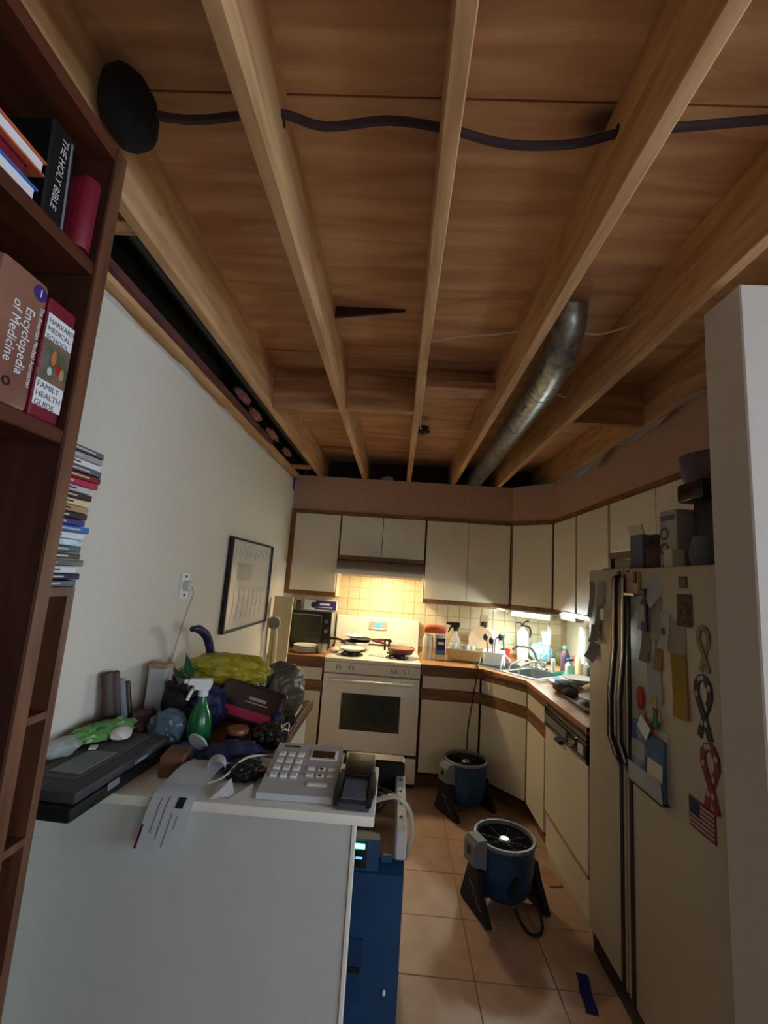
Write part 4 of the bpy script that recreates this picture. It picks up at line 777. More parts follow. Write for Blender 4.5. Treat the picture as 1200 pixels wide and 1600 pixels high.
part(t, 'back_sheet', MB().box((-.004, 0, .0), (.003, .21, .22)), 'clear'); part(t, 'left_brochure', MB().box((-.014, .055, .005), (.008, .10, .20), (0, .04, 0)), mat('brochure', (70, 92, 150), .5, 0, .3, 18, col2=(150, 160, 190))); part(t, 'right_brochure', MB().box((-.014, -.05, -.01), (.008, .10, .19), (0, .04, 0)), mat('brochure2', (60, 104, 148), .5, 0, .2, 10))
part(t, 'printed_panel', MB().box((-.0195, -.05, -.02), (.001, .09, .055), (0, .04, 0)), 'papercream'); part(t, 'printed_panel', MB().box((-.0195, -.05, -.072), (.001, .09, .045), (0, .04, 0)), 'tan'); part(t, 'printed_panel', MB().box((-.0195, .055, .01), (.001, .085, .06), (0, .04, 0)), 'papergrey')
part(t, 'front_lip', MB().box((-.03, 0, -.075), (.002, .21, .07), (0, -.08, 0)), 'clear'); part(t, 'floor_lip', MB().box((-.016, 0, -.111), (.032, .212, .004)), 'fridgetrim'); part(t, 'tucked_note', MB().box((-.022, .01, .10), (.002, .07, .05), (.5, .05, 0)), 'paper'); part(t, 'hook', MB().cyl((-.001, -.035, .122), (-.014, -.035, .122), .012, n=12), 'black')
# things on top of the refrigerator (z = 1.656)
FT = 1.6575
def topbox(name, label, cat, x, y, w, d, h, m, rz=0, z=FT, bev=.004): return one(name, MB().box((0, 0, h / 2), (w, d, h), None, bev), m, label, cat, (x, y, z), rz)
one('flat_grey_tray', MB().box((0, 0, .008), (.2, .20, .014), None, .004), 'slate', 'flat dark grey tray at the far left end of the refrigerator top', 'tray', (2.10, -2.13, FT), .15)
t = thing('storage_carton', 'blue-grey carton at the left of the things on the refrigerator', 'carton', (2.10, -2.265, FT), .1); part(t, 'carton', MB().box((0, 0, .08), (.14, .085, .16), None, .003), 'slate'); part(t, 'open_flap', MB().box((-.06, .01, .175), (.006, .10, .06), (0, -.35, 0)), 'papercream')
t = thing('red_jar', 'dark red jar with a black lid on the refrigerator', 'jar', (2.08, -2.385, FT)); part(t, 'jar', MB().lathe([(0, .001), (.055, .001), (.06, .012), (.06, .09), (.05, .11), (0, .11)], n=22), 'darkred'); part(t, 'lid', MB().cyl((0, 0, .108), (0, 0, .15), .052, .046, 22), 'black')
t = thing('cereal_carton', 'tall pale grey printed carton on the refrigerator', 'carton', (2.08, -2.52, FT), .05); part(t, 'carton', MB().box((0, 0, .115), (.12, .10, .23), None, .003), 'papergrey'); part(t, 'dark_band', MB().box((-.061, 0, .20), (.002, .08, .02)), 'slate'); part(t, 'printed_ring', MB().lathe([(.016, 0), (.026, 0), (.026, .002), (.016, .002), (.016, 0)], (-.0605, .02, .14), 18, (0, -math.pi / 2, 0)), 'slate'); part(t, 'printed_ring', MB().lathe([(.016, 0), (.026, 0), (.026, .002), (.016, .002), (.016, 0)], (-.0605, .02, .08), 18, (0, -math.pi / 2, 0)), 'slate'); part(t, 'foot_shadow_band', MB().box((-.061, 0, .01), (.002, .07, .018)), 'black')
one('small_white_box', MB().box((0, 0, .035), (.05, .05, .07), None, .003), 'papercream', 'small cream box in front of the tall printed carton', 'box', (1.995, -2.60, FT))
t = thing('coffee_maker', 'tall black coffee maker at the back of the refrigerator top', 'coffee maker', (2.09, -2.70, FT)); part(t, 'body', MB().box((.03, 0, .15), (.14, .15, .30), None, .012, 2), 'black'); part(t, 'head', MB().box((-.03, 0, .27), (.14, .14, .07), None, .012, 2), 'blackgloss'); part(t, 'carafe', MB().lathe([(0, .005), (.045, .005), (.055, .05), (.04, .11), (0, .11)], (-.045, 0, 0), 18), 'slate')
one('round_mauve_basket', MB().lathe([(0, 0), (.09, 0), (.10, .02), (.11, .10), (.10, .10), (.09, .02), (0, .012)], n=26, r=(0, math.radians(0), 0)), 'mauve', 'round mauve basket resting on the coffee maker', 'basket', (2.10, -2.68, FT + .307))
t = thing('glass_jug', 'clear glass jug between the tall carton and the coffee maker', 'jug', (2.22, -2.575, FT)); part(t, 'jug', MB().lathe([(0, .002), (.05, .002), (.055, .1), (.05, .24), (.04, .28), (.036, .28), (.046, .24), (.05, .1), (0, .01)], n=20), 'milky'); part(t, 'lid', MB().cyl((0, 0, .28), (0, 0, .30), .038, n=16), 'slate')
topbox('green_box', 'small dark green box at the right end of the refrigerator top', 'box', 2.05, -2.865, .08, .07, .12, mat('darkgreen', (44, 70, 56), .5))
one('white_bottle', MB().lathe([(0, .001), (.03, .001), (.032, .20), (.016, .25), (.014, .29), (0, .29)], n=18), 'paleplastic', 'pale slim bottle behind the dark green box', 'bottle', (2.24, -2.87, FT))

# ------------------------------------------------------------------ bookcase, DVD tower
t = thing('bookcase', 'tall dark brown bookcase at the left edge of the photo', 'bookcase', (.26, -4.1, 0), world=True)
BX0, BX1, BY0, BY1 = .09, .42, -4.75, -3.54
part(t, 'side_panel', MB().bb(BX0, BX1, BY1 - .026, BY1, .0, 2.30, .002), 'walnut'); part(t, 'side_panel', MB().bb(BX0, BX1, BY0, BY0 + .026, 0, 2.30, .002), 'walnut')
part(t, 'back_panel', MB().bb(BX0, BX0 + .012, BY0 + .026, BY1 - .026, .05, 2.28), 'walnut'); part(t, 'top_panel', MB().bb(BX0, BX1, BY0 + .026, BY1 - .026, 2.272, 2.298), 'walnut_y')
for z in (2.040, 1.732, .80, .40, .06): part(t, 'shelf', MB().bb(BX0 + .012, BX1 - .002, BY0 + .026, BY1 - .026, z, z + .024, .002), 'walnut_y')
part(t, 'front_edging', MB().bb(BX1 - .001, BX1 + .003, BY1 - .026, BY1, 0, 2.30), 'towerwood')
def flatbook(label, y1, ln, z, th, x1, m, page='paper'):
    t = thing('book', label, 'book', (x1 - .08, y1 - ln / 2, z), group='books lying on the upper shelf'); part(t, 'cover', MB().box((0, 0, th - .0015), (.16, ln, .003)).box((0, 0, .0015), (.16, ln, .003)).box((-.078, 0, th / 2), (.004, ln, th)), m); part(t, 'pages', MB().box((.0, 0, th / 2), (.153, ln - .006, th - .006)), page)
flatbook('blue book lying at the bottom of the upper shelf pile', -3.690, .23, 2.0645, .024, .412, 'bookblue')
flatbook('dark red book lying between the blue and the orange book', -3.705, .22, 2.089, .026, .405, 'crimson', 'crimson')
flatbook('orange book with white pages on top of the pile', -3.685, .24, 2.1155, .024, .412, 'orange')
t = thing('book', 'black book with white lettering on its spine on the upper shelf', 'book', (.33, -3.652, 2.0645), group='books on the upper shelf', world=True)
part(t, 'cover', MB().box((.33, -3.652, 2.150), (.15, .048, .162), (math.radians(4), 0, 0), .003), 'black'); part(t, 'title_band', MB().box((.4062, -3.638, 2.146), (.001, .004, .15), (math.radians(4), 0, 0)), 'greyplastic')
text(t, 'THE HOLY BIBLE', .017, (.4065, -3.661, 2.215), (0, 0, -1), (0, 1, 0), 'paleplastic')
t = thing('book', 'maroon book with a rounded spine at the end of the upper shelf', 'book', (.33, -3.597, 2.0645), group='books on the upper shelf', world=True)
part(t, 'cover', MB().box((.34, -3.597, 2.130), (.14, .034, .13), None, .004), 'crimson'); part(t, 'spine', MB().lathe([(0, 0), (.016, .0), (.017, .003), (.017, .127), (.016, .13), (0, .13)], (.408, -3.597, 2.065), 16), 'crimson')
t = thing('book', 'thick bronze medical encyclopedia on the lower shelf', 'book', (.33, -3.705, 1.7565), group='books on the lower shelf', world=True)
part(t, 'cover', MB().box((.33, -3.678, 1.861), (.165, .084, .208), None, .008, 2), 'bronze'); part(t, 'emblem', MB().lathe([(0, 0), (.0125, 0), (0, .0012)], (.4127, -3.653, 1.944), 20, (0, math.pi / 2, 0)), 'purple')
text(t, '1', .018, (.4142, -3.6575, 1.938), (0, 1, 0), (0, 0, 1), 'paper')
text(t, 'Encyclopedia', .022, (.4132, -3.671, 1.912), (0, 0, -1), (0, 1, 0), 'paper', squeeze=.92); text(t, 'of Medicine', .022, (.4132, -3.692, 1.912), (0, 0, -1), (0, 1, 0), 'paper', squeeze=.92)
text(t, 'The American Medical Association', .0098, (.4132, -3.648, 1.925), (0, 0, -1), (0, 1, 0), 'paper', squeeze=.95)
part(t, 'publisher_mark', MB().lathe([(.004, 0), (.007, 0), (.007, .001), (.004, .001), (.004, 0)], (.4127, -3.680, 1.79), 16, (0, math.pi / 2, 0)), 'maroonbrown')
t = thing('book', 'white and red family health guide on the lower shelf', 'book', (.33, -3.605, 1.7565), group='books on the lower shelf', world=True)
part(t, 'cover', MB().box((.333, -3.605, 1.855), (.16, .056, .196), None, .003), 'crimson'); part(t, 'spine_paper', MB().box((.4135, -3.605, 1.852), (.001, .055, .150)), 'paper'); part(t, 'spine_photo', MB().box((.4142, -3.605, 1.852), (.001, .055, .066)), 'photo')
for i, w_ in enumerate(('HARVARD', 'MEDICAL', 'SCHOOL')): text(t, w_, .0115, (.4145, -3.6305, 1.912 - .0135 * i), (0, 1, 0), (0, 0, 1), 'inkgrey')
for i, w_ in enumerate(('FAMILY', 'HEALTH', 'GUIDE')): text(t, w_, .0135, (.4145, -3.6305, 1.806 - .0145 * i), (0, 1, 0), (0, 0, 1), 'inkgrey')
for i, (dy, dz, m, h) in enumerate(((-.017, .002, 'slate', .022), (-.004, .006, 'orange', .026), (.008, -.008, 'red', .022), (-.008, -.018, 'paleplastic', .014), (.016, -.014, 'tan', .02))): part(t, 'photo_figure', MB().ell((.4149, -3.605 + dy, 1.855 + dz), (.0006, .005, h / 2), 2), m)

t = thing('dvd_tower', 'narrow brown shelf tower beside the tall bookcase', 'shelf tower', (.16, -3.34, 0), world=True)
TX0, TX1, TY0, TY1, TZ = .06, .25, -3.50, -3.245, 1.482
part(t, 'side_panel', MB().bb(TX0, TX1, TY1 - .02, TY1, 0, TZ, .002), 'towerwood'); part(t, 'side_panel', MB().bb(TX0, TX1, TY0, TY0 + .02, 0, TZ, .002), 'towerwood'); part(t, 'back_panel', MB().bb(TX0, TX0 + .008, TY0 + .02, TY1 - .02, .03, TZ - .02), 'walnut'); part(t, 'top_panel', MB().bb(TX0, TX1, TY0 + .02, TY1 - .02, TZ - .02, TZ), 'towerwood')
for z in (1.20, .95, .70, .45, .20, .03): part(t, 'shelf', MB().bb(TX0 + .008, TX1 - .002, TY0 + .02, TY1 - .02, z, z + .016), 'towerwood')
DC = [('slate', 'slate grey'), ('papergrey', 'pale patterned grey'), ('paper', 'thin white'), ('slate', 'dark blue-grey'), ('ribbonred', 'dark red'), ('pink', 'pink'), ('paleplastic', 'pale lavender'), ('maroonbrown', 'dark brown'), ('cream', 'cream'), ('tan', 'tan'), ('black', 'black'), ('purple', 'purple'), ('bookblue', 'blue'), ('paper', 'white lettered'), ('skyblue', 'light blue'), ('slate', 'steel grey'), ('black', 'black with a white stripe'), ('maroonbrown', 'brown'), ('paper', 'white'), ('navy', 'navy'), ('slate', 'bluish grey')]
nd = len(DC); dz = .0152
for k in range(nd):
    m, cn = DC[nd - 1 - k]; z = TZ + .001 + dz * k; jit = (0, .012, -.012, .02, .0, -.005, .004, .0, .022, -.006, .0, .002, -.004, .01, -.002, .03, .04, .038, .03, .034, .036)[k] * .6
    t = thing('dvd_case', cn + ' DVD case, number ' + str(nd - k) + ' from the top of the stack', 'DVD case', (.185, -3.345 + jit, z), random.uniform(-.03, .03), 'DVD cases stacked on the shelf tower')
    part(t, 'case', MB().box((0, 0, .0070), (.135, .19, .0138), None, .0015), 'black' if m in ('slate',) else m)
    part(t, 'spine_insert', MB().box((.0678, 0, .0070), (.0006, .182, .0105)), m)
    part(t, 'title_strip', MB().box((.0682, .02 - .01 * (k % 4), .0070), (.0005, .05 + .02 * (k % 3), .0035)), 'ink' if m in ('paper', 'cream', 'paleplastic', 'tan') else 'papercream')
for i, (y, z, s, lab) in enumerate(((-3.49, 1.43, .012, 'uppermost'), (-3.49, 1.405, .006, 'second'), (-3.49, 1.385, .007, 'third'), (-3.49, 1.36, .008, 'lowest'))):
    one('white_trinket', MB().ell((0, 0, 0), (.005, s * .6, s), 2, .15, 3), 'paper', lab + ' tiny white ornament on the edge of the shelf tower', 'ornament', (.2555, y + .0, z), group='tiny white ornaments on the shelf tower')

# ------------------------------------------------------------------ left wall: picture, outlet
t = thing('framed_picture', 'framed sketch under glass hanging on the left wall', 'picture', (.0, -1.30, 1.45), world=True)
PY0, PY1, PZ0, PZ1 = -1.722, -.885, 1.178, 1.735
part(t, 'backing', MB().bb(.002, .008, PY0, PY1, PZ0, PZ1), 'black')
part(t, 'frame_bar', MB().bb(.002, .030, PY0, PY0 + .016, PZ0, PZ1), 'black'); part(t, 'frame_bar', MB().bb(.002, .030, PY1 - .012, PY1, PZ0, PZ1), 'black'); part(t, 'frame_bar', MB().bb(.002, .030, PY0 + .016, PY1 - .012, PZ0, PZ0 + .012), 'black'); part(t, 'frame_bar', MB().bb(.002, .030, PY0 + .016, PY1 - .012, PZ1 - .012, PZ1), 'black')
a = part(t, 'print', MB().bb(.008, .010, PY0 + .016, PY1 - .012, PZ0 + .012, PZ1 - .012), 'artpaper')
part(a, 'drawn_block', MB().bb(.0101, .0106, -1.56, -1.28, 1.48, 1.59), 'artgrey')
for i in range(12):
    y = -1.62 + .06 * i; part(a, 'drawn_stroke', MB().tube([(.0106, y, 1.62 + .01 * (i % 3)), (.0106, y + .02, 1.66), (.0106, y + .035, 1.70)], .002, 4, 2), 'artgrey')
for i in range(7):
    y = -1.6 + .09 * i; part(a, 'drawn_stroke', MB().tube([(.0106, y, 1.24), (.0106, y + .03, 1.34 + .01 * (i % 2)), (.0106, y + .02, 1.42)], .002, 4, 2), 'artgrey')
part(t, 'glass_pane', MB().bb(.020, .022, PY0 + .016, PY1 - .012, PZ0 + .012, PZ1 - .012), mat('frameglass', (255, 255, 255), .03, 0, .0, alpha=.10))
t = thing('wall_outlet', 'white wall outlet with a plugged-in charger on the left wall', 'outlet', (0, -2.20, 1.455)); part(t, 'plate', MB().box((.003, 0, 0), (.006, .078, .122), None, .002), 'white')
for dz_ in (.043, -.043): part(t, 'socket_screw', MB().cyl((.006, 0, dz_), (.009, 0, dz_), .006, n=10), 'ink')
part(t, 'charger', MB().box((.02, .0, .0), (.03, .04, .045), None, .004), 'paleplastic')
one('charger_cord', MB().tube([(.036, -2.19, 1.452), (.042, -2.185, 1.42), (.03, -2.19, 1.36), (.022, -2.21, 1.28), (.02, -2.24, 1.20), (.022, -2.27, 1.11), (.03, -2.29, 1.0), (.04, -2.29, .93)], .0022, 6), 'papergrey', 'thin charger cord hanging down the left wall', 'cord')

# ------------------------------------------------------------------ peninsula and counter on the left
t = thing('peninsula', 'white peninsula counter in the foreground with a plain front panel', 'counter', (.45, -2.8, 0), world=True)
part(t, 'front_panel', MB().bb(.003, .905, -2.930, -2.905, .0, .886, .002), 'penwhite'); part(t, 'corner_strip', MB().bb(.9055, .918, -2.934, -2.905, .0, .886, .002), 'penedge'); part(t, 'counter_slab', MB().bb(.003, .966, -2.957, -2.63, .887, CT, .004, 2), 'penedge')
part(t, 'rear_panel', MB().bb(.003, .60, -2.66, -2.64, .0, .886), 'penwhite')
t = thing('side_counter', 'brown-topped drawer counter along the left wall behind the peninsula', 'counter', (.3, -2.25, 0), world=True)
part(t, 'top', MB().bb(.003, .592, -2.628, -1.90, .880, CT, .003), 'desktop'); part(t, 'front_edging', MB().bb(.5925, .602, -2.628, -1.90, .878, .912, .002), 'towerwood'); part(t, 'body', MB().bb(.003, .56, -2.62, -1.92, .06, .879), 'cabbody')
for (z0, z1) in ((.70, .86), (.50, .69), (.12, .49)):
    for (y0, y1) in ((-2.615, -2.275), (-2.265, -1.925)): part(t, 'drawer_front', MB().bb(.561, .578, y0, y1, z0, z1, .002), 'door')

# ------------------------------------------------------------------ clutter on the peninsula
t = thing('hard_case', 'dark grey hard case overhanging the left corner of the peninsula', 'case', (.150, -2.90, CT), math.radians(-3))
t.scale = (.86, .92, .88)
part(t, 'lower_shell', MB().box((0, 0, .022), (.235, .47, .042), None, .010, 2), 'black'); part(t, 'upper_shell', MB().box((0, .005, .060), (.23, .455, .034), None, .010, 2), 'darkcase'); part(t, 'top_inlay', MB().box((-.02, .02, .078), (.15, .36, .003), None, .001), 'darkcasetop'); part(t, 'raised_panel', MB().box((-.005, -.05, .081), (.10, .16, .003), None, .001), 'greyplastic')
part(t, 'name_plate', MB().box((.1165, .07, .058), (.002, .09, .016)), 'slate'); part(t, 'latch', MB().box((-.03, -.236, .026), (.05, .006, .026), None, .002), 'greyplastic'); part(t, 'latch', MB().box((.118, -.07, .035), (.006, .05, .022), None, .002), 'greyplastic')
for i in range(6): part(t, 'printed_letter', MB().box((.1178, .045 + .009 * i, .058), (.0006, .006, .007)), 'papergrey')
one('green_foil_bag', MB().ell((0, 0, .025), (.035, .10, .026), 4, .4, 5, flat=-.9, seed=41), 'greenbag', 'shiny green snack bag lying on the hard case', 'bag', (.085, -2.79, CT + .0735), math.radians(-25))
one('tissue_wad', MB().ell((0, 0, .016), (.03, .035, .02), 3, .3, 3, flat=-.8, seed=42), 'tissue', 'crumpled white tissue on the hard case', 'tissue', (.135, -2.775, CT + .0745))
one('plastic_wrap', MB().ell((0, 0, .02), (.035, .06, .024), 3, .3, 3, flat=-.8, seed=43), 'clear', 'wad of clear plastic wrap at the wall end of the hard case', 'plastic wrap', (.055, -2.92, CT + .0735))
one('small_white_tag', MB().box((0, 0, .003), (.02, .026, .004)), 'paper', 'tiny white tag on the hard case between the green bag and its edge', 'tag', (.11, -2.865, CT + .0745), .4)
for i, (y0, z0, y1, z1, m, th) in enumerate(((-2.70, .93, -2.785, 1.175, 'walnut', .028), (-2.665, .93, -2.745, 1.17, 'walnut', .026), (-2.62, .93, -2.70, 1.135, 'greyplastic', .018), (-2.595, .93, -2.665, 1.12, 'maroonbrown', .02))):
    c0, c1 = Vector((.06, y0, z0)), Vector((.016 + th / 2, y1 + .06, z1)); d = c1 - c0; q = d.to_track_quat('Z', 'Y')
    b = MB(); b.box((0, 0, d.length / 2), (th, .034, d.length), None, .008, 2, M=Matrix.Translation(c0) @ q.to_matrix().to_4x4())
    one('remote_control', b, m, ('leftmost brown', 'second brown', 'grey ridged', 'dark brown')[i] + ' remote control leaning against the left wall', 'remote control', (c0.x, c0.y, c0.z), group='remote controls leaning on the wall', world=True)
one('brown_pouch', MB().ell((0, 0, .05), (.05, .07, .055), 3, .25, 3, flat=-.9, seed=44), 'maroonbrown', 'dark brown pouch below the leaning remote controls', 'pouch', (.10, -2.585, CT + .001))
t = thing('tissue_box', 'small white box with a tan top against the wall behind the gloves', 'box', (.075, -2.45, CT)); part(t, 'box', MB().box((0, 0, .115), (.07, .06, .228), None, .003), 'paleplastic'); part(t, 'lid', MB().box((.0, 0, .237), (.075, .065, .014), None, .002), 'tan')
one('black_gloves', MB().ell((0, 0, .05), (.075, .085, .05), 4, .3, 4, flat=-.95, seed=45).ell((-.03, .02, .11), (.05, .05, .06), 3, .3, 3, seed=46).tube([(-.03, .02, .12), (-.045, .0, .17), (-.05, -.02, .185)], .014, 8).tube([(.0, .02, .12), (.0, .0, .165), (.01, -.02, .18)], .014, 8).tube([(.02, .03, .11), (.035, .01, .15), (.045, -.01, .155)], .013, 8), 'blackrub', 'pile of black work gloves in front of the wall', 'gloves', (.195, -2.50, CT + .001))
one('crimson_cloth', MB().ell((0, 0, .08), (.045, .05, .105), 3, .2, 3, flat=-.8, seed=47), 'crimson', 'crimson cloth peeking out left of the yellow bag', 'cloth', (.06, -2.36, CT + .0015))
one('pale_pouch', MB().ell((0, 0, .09), (.055, .05, .095), 3, .2, 3, flat=-.9, seed=48), 'papergrey', 'pale grey pouch against the wall behind the crimson cloth', 'pouch', (.065, -2.21, CT + .001))
t = thing('teal_plant_leaves', 'teal plastic leaves sticking out in front of the yellow bag', 'leaves', (.175, -2.375, CT), world=False)
for i, (a, l, z) in enumerate(((2.3, .13, .235), (2.75, .15, .195), (-.9, .10, .185))):
    ca, sa = math.cos(a), math.sin(a); part(t, 'leaf', MB().prism([(0, 0, .16), (ca * l * .5 - sa * .022, sa * l * .5 + ca * .022, (z + .16) / 2), (ca * l, sa * l, z + .02), (ca * l * .5 + sa * .022, sa * l * .5 - ca * .022, (z + .15) / 2)], (0, 0, .003)), 'teal')
part(t, 'stem', MB().tube([(0, 0, .002), (0, 0, .165)], .006, 6, 0), 'teal')
one('navy_bag', MB().ell((0, 0, .08), (.07, .07, .085), 4, .3, 4, flat=-.95, seed=49), 'navy', 'navy blue bag behind the spray bottle', 'bag', (.265, -2.43, CT + .001))
one('blue_grey_bag', MB().ell((0, 0, .055), (.06, .055, .06), 4, .3, 4, flat=-.92, seed=50), mat('bluegrey', (96, 120, 136), .3, 0, .2, 10, .2), 'translucent blue-grey bag left of the spray bottle', 'bag', (.205, -2.61, CT + .004))
one('bright_blue_cloth', MB().ell((0, 0, .018), (.05, .03, .02), 3, .25, 3, flat=-.9, seed=51), mat('cobalt', (34, 86, 150), .6, 0, .2), 'bright blue cloth scrap at the far edge of the hard case', 'cloth', (.32, -2.665, CT + .001))
spray('green spray bottle with a white trigger on the cluttered counter', (.315, -2.60, CT + .001), math.radians(20), 'greenplastic', 'white', .98)
one('yellow_plastic_bag', MB().ell((0, 0, 0), (.185, .11, .072), 5, .22, 3, seed=52), 'yellowbag', 'crumpled yellow plastic bag on top of the counter pile', 'bag', (.245, -2.19, CT + .178))
one('dark_storage_bag', MB().ell((0, 0, .06), (.16, .12, .055), 4, .25, 4, flat=-.92, seed=53), 'blackbag', 'dark bag under the yellow plastic bag', 'bag', (.255, -2.20, CT + .001))
one('grey_plastic_bag', MB().ell((0, 0, .095), (.100, .11, .105), 5, .18, 3, flat=-.9, seed=54), 'greybag', 'round grey plastic bag at the far end of the counter pile', 'bag', (.475, -2.06, CT + .001))
one('white_clip', MB().box((0, 0, 0), (.03, .006, .02), (.3, .4, 0)), 'white', 'small white clip in front of the grey plastic bag', 'clip', (.415, -2.19, CT + .135))
t = thing('snack_pouch', 'dark brown foil pouch with a pink stripe in the middle of the pile', 'pouch', (.40, -2.36, CT), math.radians(-8))
PM = Matrix.Translation((.02, 0, .088)) @ rot((math.radians(-28), math.radians(9), 0))
part(t, 'pouch', MB().box((0, 0, 0), (.28, .045, .155), None, .018, 3, M=PM), 'maroonbrown'); part(t, 'pink_stripe', MB().box((-.01, -.0225, -.040), (.25, .003, .034), None, 0, 1, M=PM), 'pink')
part(t, 'silver_print', MB().box((.03, -.0228, .022), (.075, .002, .012), None, 0, 1, M=PM), 'papergrey'); part(t, 'silver_print', MB().box((.03, -.0228, .006), (.10, .002, .005), None, 0, 1, M=PM), 'tan'); part(t, 'navy_corner', MB().ell((.15, -.02, .055), (.022, .03, .028), 2, .2, 3), 'navy')
t = thing('amber_jar', 'amber-lidded jar lying in front of the pink-striped pouch', 'jar', (.445, -2.565, CT)); part(t, 'jar', MB().lathe([(0, .0), (.036, .001), (.04, .01), (.04, .05), (0, .055)], n=20), 'black'); part(t, 'lid', MB().lathe([(.0, .068), (.036, .067), (.039, .062), (.039, .05), (0, .05)], n=20), 'amber')
one('black_wrapper', MB().ell((0, 0, .035), (.06, .05, .04), 4, .35, 4, flat=-.85, seed=55), 'blackbag', 'crumpled black wrapper beside the amber jar', 'wrapper', (.555, -2.53, CT + .001))
one('navy_cloth', MB().ell((0, 0, .026), (.09, .07, .03), 4, .4, 4, flat=-.9, seed=56), mat('denim', (34, 48, 88), .8, 0, .2), 'navy cloth heaped behind the telephone', 'cloth', (.475, -2.70, CT + .001), .4)
one('black_pouch', MB().ell((0, 0, .022), (.055, .05, .026), 4, .35, 4, flat=-.88, seed=57), 'black', 'black pouch left of the telephone', 'pouch', (.555, -2.795, CT + .001))
t = thing('hand_mirror', 'small round hand mirror with a metal stem propped on the papers', 'mirror', (.365, -2.72, CT)); part(t, 'disc', MB().lathe([(0, 0), (.034, 0), (.036, .003), (.034, .006), (0, .006)], (0, 0, .06), 24, (math.radians(-55), math.radians(25), 0)), 'paleplastic'); part(t, 'stem', MB().tube([(-.006, -.02, .035), (-.02, -.055, .012)], .003, 6, 0), 'chrome'); part(t, 'foot', MB().box((-.021, -.058, .006), (.014, .014, .009)), 'black')
# paper that curls over the front edge of the peninsula
def curl(u, v):
    x = .012 + .118 * v; s_ = u * .318
    if s_ < .145: y, z = .225 - s_, .032 + .018 * math.sin(s_ / .145 * math.pi) - .010 * (s_ / .145)
    else:
        a = min((s_ - .145) / .045, math.pi / 2); k = max(0, s_ - .145 - .045 * math.pi / 2)
        y, z = .08 - .045 * math.sin(a) - .006 * k * 8, .022 - .045 * (1 - math.cos(a)) - k
    return (x + (.20 - s_) * .22 - .02, y - .045, z)
t = thing('letter_sheet', 'white printed letter curling over the front edge of the peninsula', 'letter', (.365, -2.965, CT + .004))
part(t, 'sheet', MB().sheet(curl, 40, 4, .0007), 'paper')
def onsheet(u0, u1, v0, v1, m, nm):
    def fn(u, v):
        p = Vector(curl(u0 + (u1 - u0) * u, v0 + (v1 - v0) * v)); e = .01; uu = u0 + (u1 - u0) * u
        a = (Vector(curl(uu + e, .5)) - Vector(curl(uu - e, .5))).normalized(); n = Vector((0, a.z, -a.y)); n = n if n.y < 0 or n.z > 0 else -n
        return tuple(p + n * .0013)
    part(t, nm, MB().sheet(fn, 8, 1, .0005), m)
onsheet(.80, .985, .0, .055, 'crimson', 'red_stripe'); onsheet(.58, .66, .62, .80, 'ink', 'printed_block')
for (a, b_, v) in ((.60, .86, .24), (.58, .90, .40), (.70, .96, .60), (.72, .82, .74)): onsheet(a, b_, v, v + .018, 'inkgrey', 'printed_line')
one('receipt_roll', MB().sheet(lambda u, v: (.03 * math.cos(4.2 * u) + .01 * u, .055 * (v - .5), .034 + .03 * math.sin(4.2 * u)), 20, 2, .0007), 'paper', 'curled white receipt standing beside the letter', 'receipt', (.478, -2.845, CT + .006), .3)
for i, (x, y, a) in enumerate(((.535, -2.915, .2), (.592, -2.925, -.3))):
    one('paper_scrap', MB().prism([(-.03, -.02, 0), (.035, -.015, .004), (.015, .03, .03), (-.02, .02, .012)], (0, .0, .001)), 'paper', ('folded white paper scrap right of the letter', 'small white paper scrap next to the telephone corner')[i], 'paper', (x, y, CT + .002), a)
one('tan_carton', MB().box((0, 0, .03), (.07, .10, .058), None, .003), 'towerwood', 'small brown carton beside the right side of the hard case', 'carton', (.335, -2.795, CT + .001), .15)
# telephone base
t = thing('telephone', 'pale grey desk telephone with keypad and dark screen', 'telephone', (.735, -2.785, CT), math.radians(1.5))
W2, D2 = .108, .135
part(t, 'body', MB().prism([(-W2, -D2, .003), (-W2, -D2, .020), (-W2, D2, .060), (-W2, D2, .003)], (2 * W2, 0, 0)), 'paleplastic')
sl = math.atan2(.04, 2 * D2)
def ph(x, y, w, d, h, m, nm, par=None, bev=.002):
    zc = .020 + (y + D2) / (2 * D2) * .04
    return part(par or t, nm, MB().box((x, y, zc + h / 2 - .001), (w, d, h), (sl, 0, 0), bev), m)
for r_ in range(4):
    for c_ in range(3):
        k = ph(-.082 + .030 * c_, .062 - .038 * r_, .021, .020, .008, 'white', 'key'); 
for r_, c_ in ((0, 0), (0, 1), (0, 2), (1, 0), (1, 1), (1, 2)): ph(.024 + .032 * c_, -.008 - .034 * r_, .023, .014, .007, 'white', 'function_key')
ph(.055, -.085, .06, .014, .006, 'white', 'bar_key')
s_ = ph(.052, .072, .088, .058, .004, 'white', 'screen_bezel'); ph(.052, .073, .076, .042, .0055, 'maroonbrown', 'screen', s_)
ph(-.06, .112, .05, .006, .003, 'ink', 'maker_mark', None, 0)
for (x, y) in ((.056, -.012), (.056, -.046)): ph(x, y, .007, .006, .009, 'ink', 'arrow_mark', None, 0)
part(t, 'cord', MB().tube([(-.285, -.10, .012), (-.23, -.065, .02), (-.185, -.005, .055), (-.135, .085, .035), (-.095, .13, .02)], .0035, 6), 'papercream', 'pale cord')
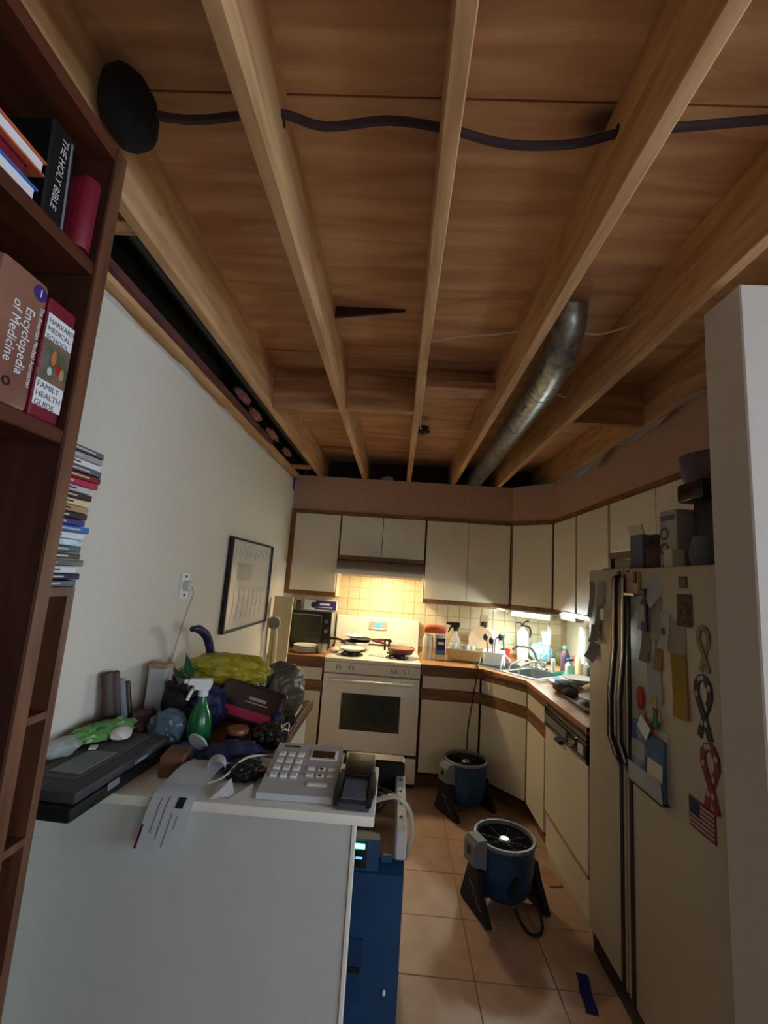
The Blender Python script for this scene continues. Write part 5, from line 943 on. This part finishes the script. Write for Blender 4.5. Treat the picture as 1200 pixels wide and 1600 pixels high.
t = thing('card_reader', 'dark grey handheld terminal standing right of the telephone', 'terminal', (.906, -2.80, CT), math.radians(-1))
part(t, 'body', MB().prism([(-.046, -.14, .002), (-.046, -.145, .022), (-.046, -.03, .04), (-.046, .10, .05), (-.046, .125, .045), (-.046, .125, .002)], (.092, 0, 0)), mat('terminal', (66, 70, 78), .45, 0, .08)); part(t, 'top_cover', MB().box((0, .045, .049), (.084, .14, .010), (.07, 0, 0), .004, 2), 'black'); part(t, 'printed_line', MB().box((0, .06, .0552), (.05, .004, .001), (.07, 0, 0)), 'slate')
part(t, 'lower_face', MB().box((0, -.085, .0335), (.07, .09, .004), (.155, 0, 0), .002), 'slate')
for s in (-1, 1): part(t, 'side_grip', MB().tube([(s * .044, -.145, .02), (s * .048, -.08, .032), (s * .046, .0, .045)], [.008, .012, .012, .008], 8), 'black')
t = thing('white_adapter', 'white plug adapter with a looped cord at the edge of the side counter', 'adapter', (.54, -2.40, CT)); part(t, 'block', MB().box((0, 0, .016), (.045, .035, .03), (0, 0, .3), .004), 'white'); part(t, 'cord', MB().tube([(.02, .01, .02), (.045, .03, .035), (.055, -.01, .02), (.05, -.06, .006)], .003, 6), 'white')
t = thing('black_adapter', 'black plug adapter with a white stick beside the grey plastic bag', 'adapter', (.572, -2.27, CT)); part(t, 'block', MB().box((0, 0, .016), (.04, .035, .03), (0, 0, .3), .004), 'black'); part(t, 'stick', MB().tube([(.01, .01, .02), (.022, .10, .05)], .004, 6, 0), 'white')
# dark blue curved nozzle standing behind the pile
t = thing('curved_nozzle', 'dark blue curved nozzle with a green stem standing against the left wall', 'nozzle', (.12, -2.12, CT)); part(t, 'head', MB().tube([(.0, -.20, .365), (.005, -.155, .362), (.02, -.09, .325), (.028, -.05, .26), (.03, -.035, .215)], [.013, .018, .020, .019, .016], 12), 'navy'); part(t, 'collar', MB().cyl((.03, -.038, .222), (.031, -.034, .205), .02, n=14), 'greyplastic'); part(t, 'stem', MB().tube([(.031, -.03, .21), (.035, .0, .12), (.035, .02, .001)], .012, 10), 'teal')
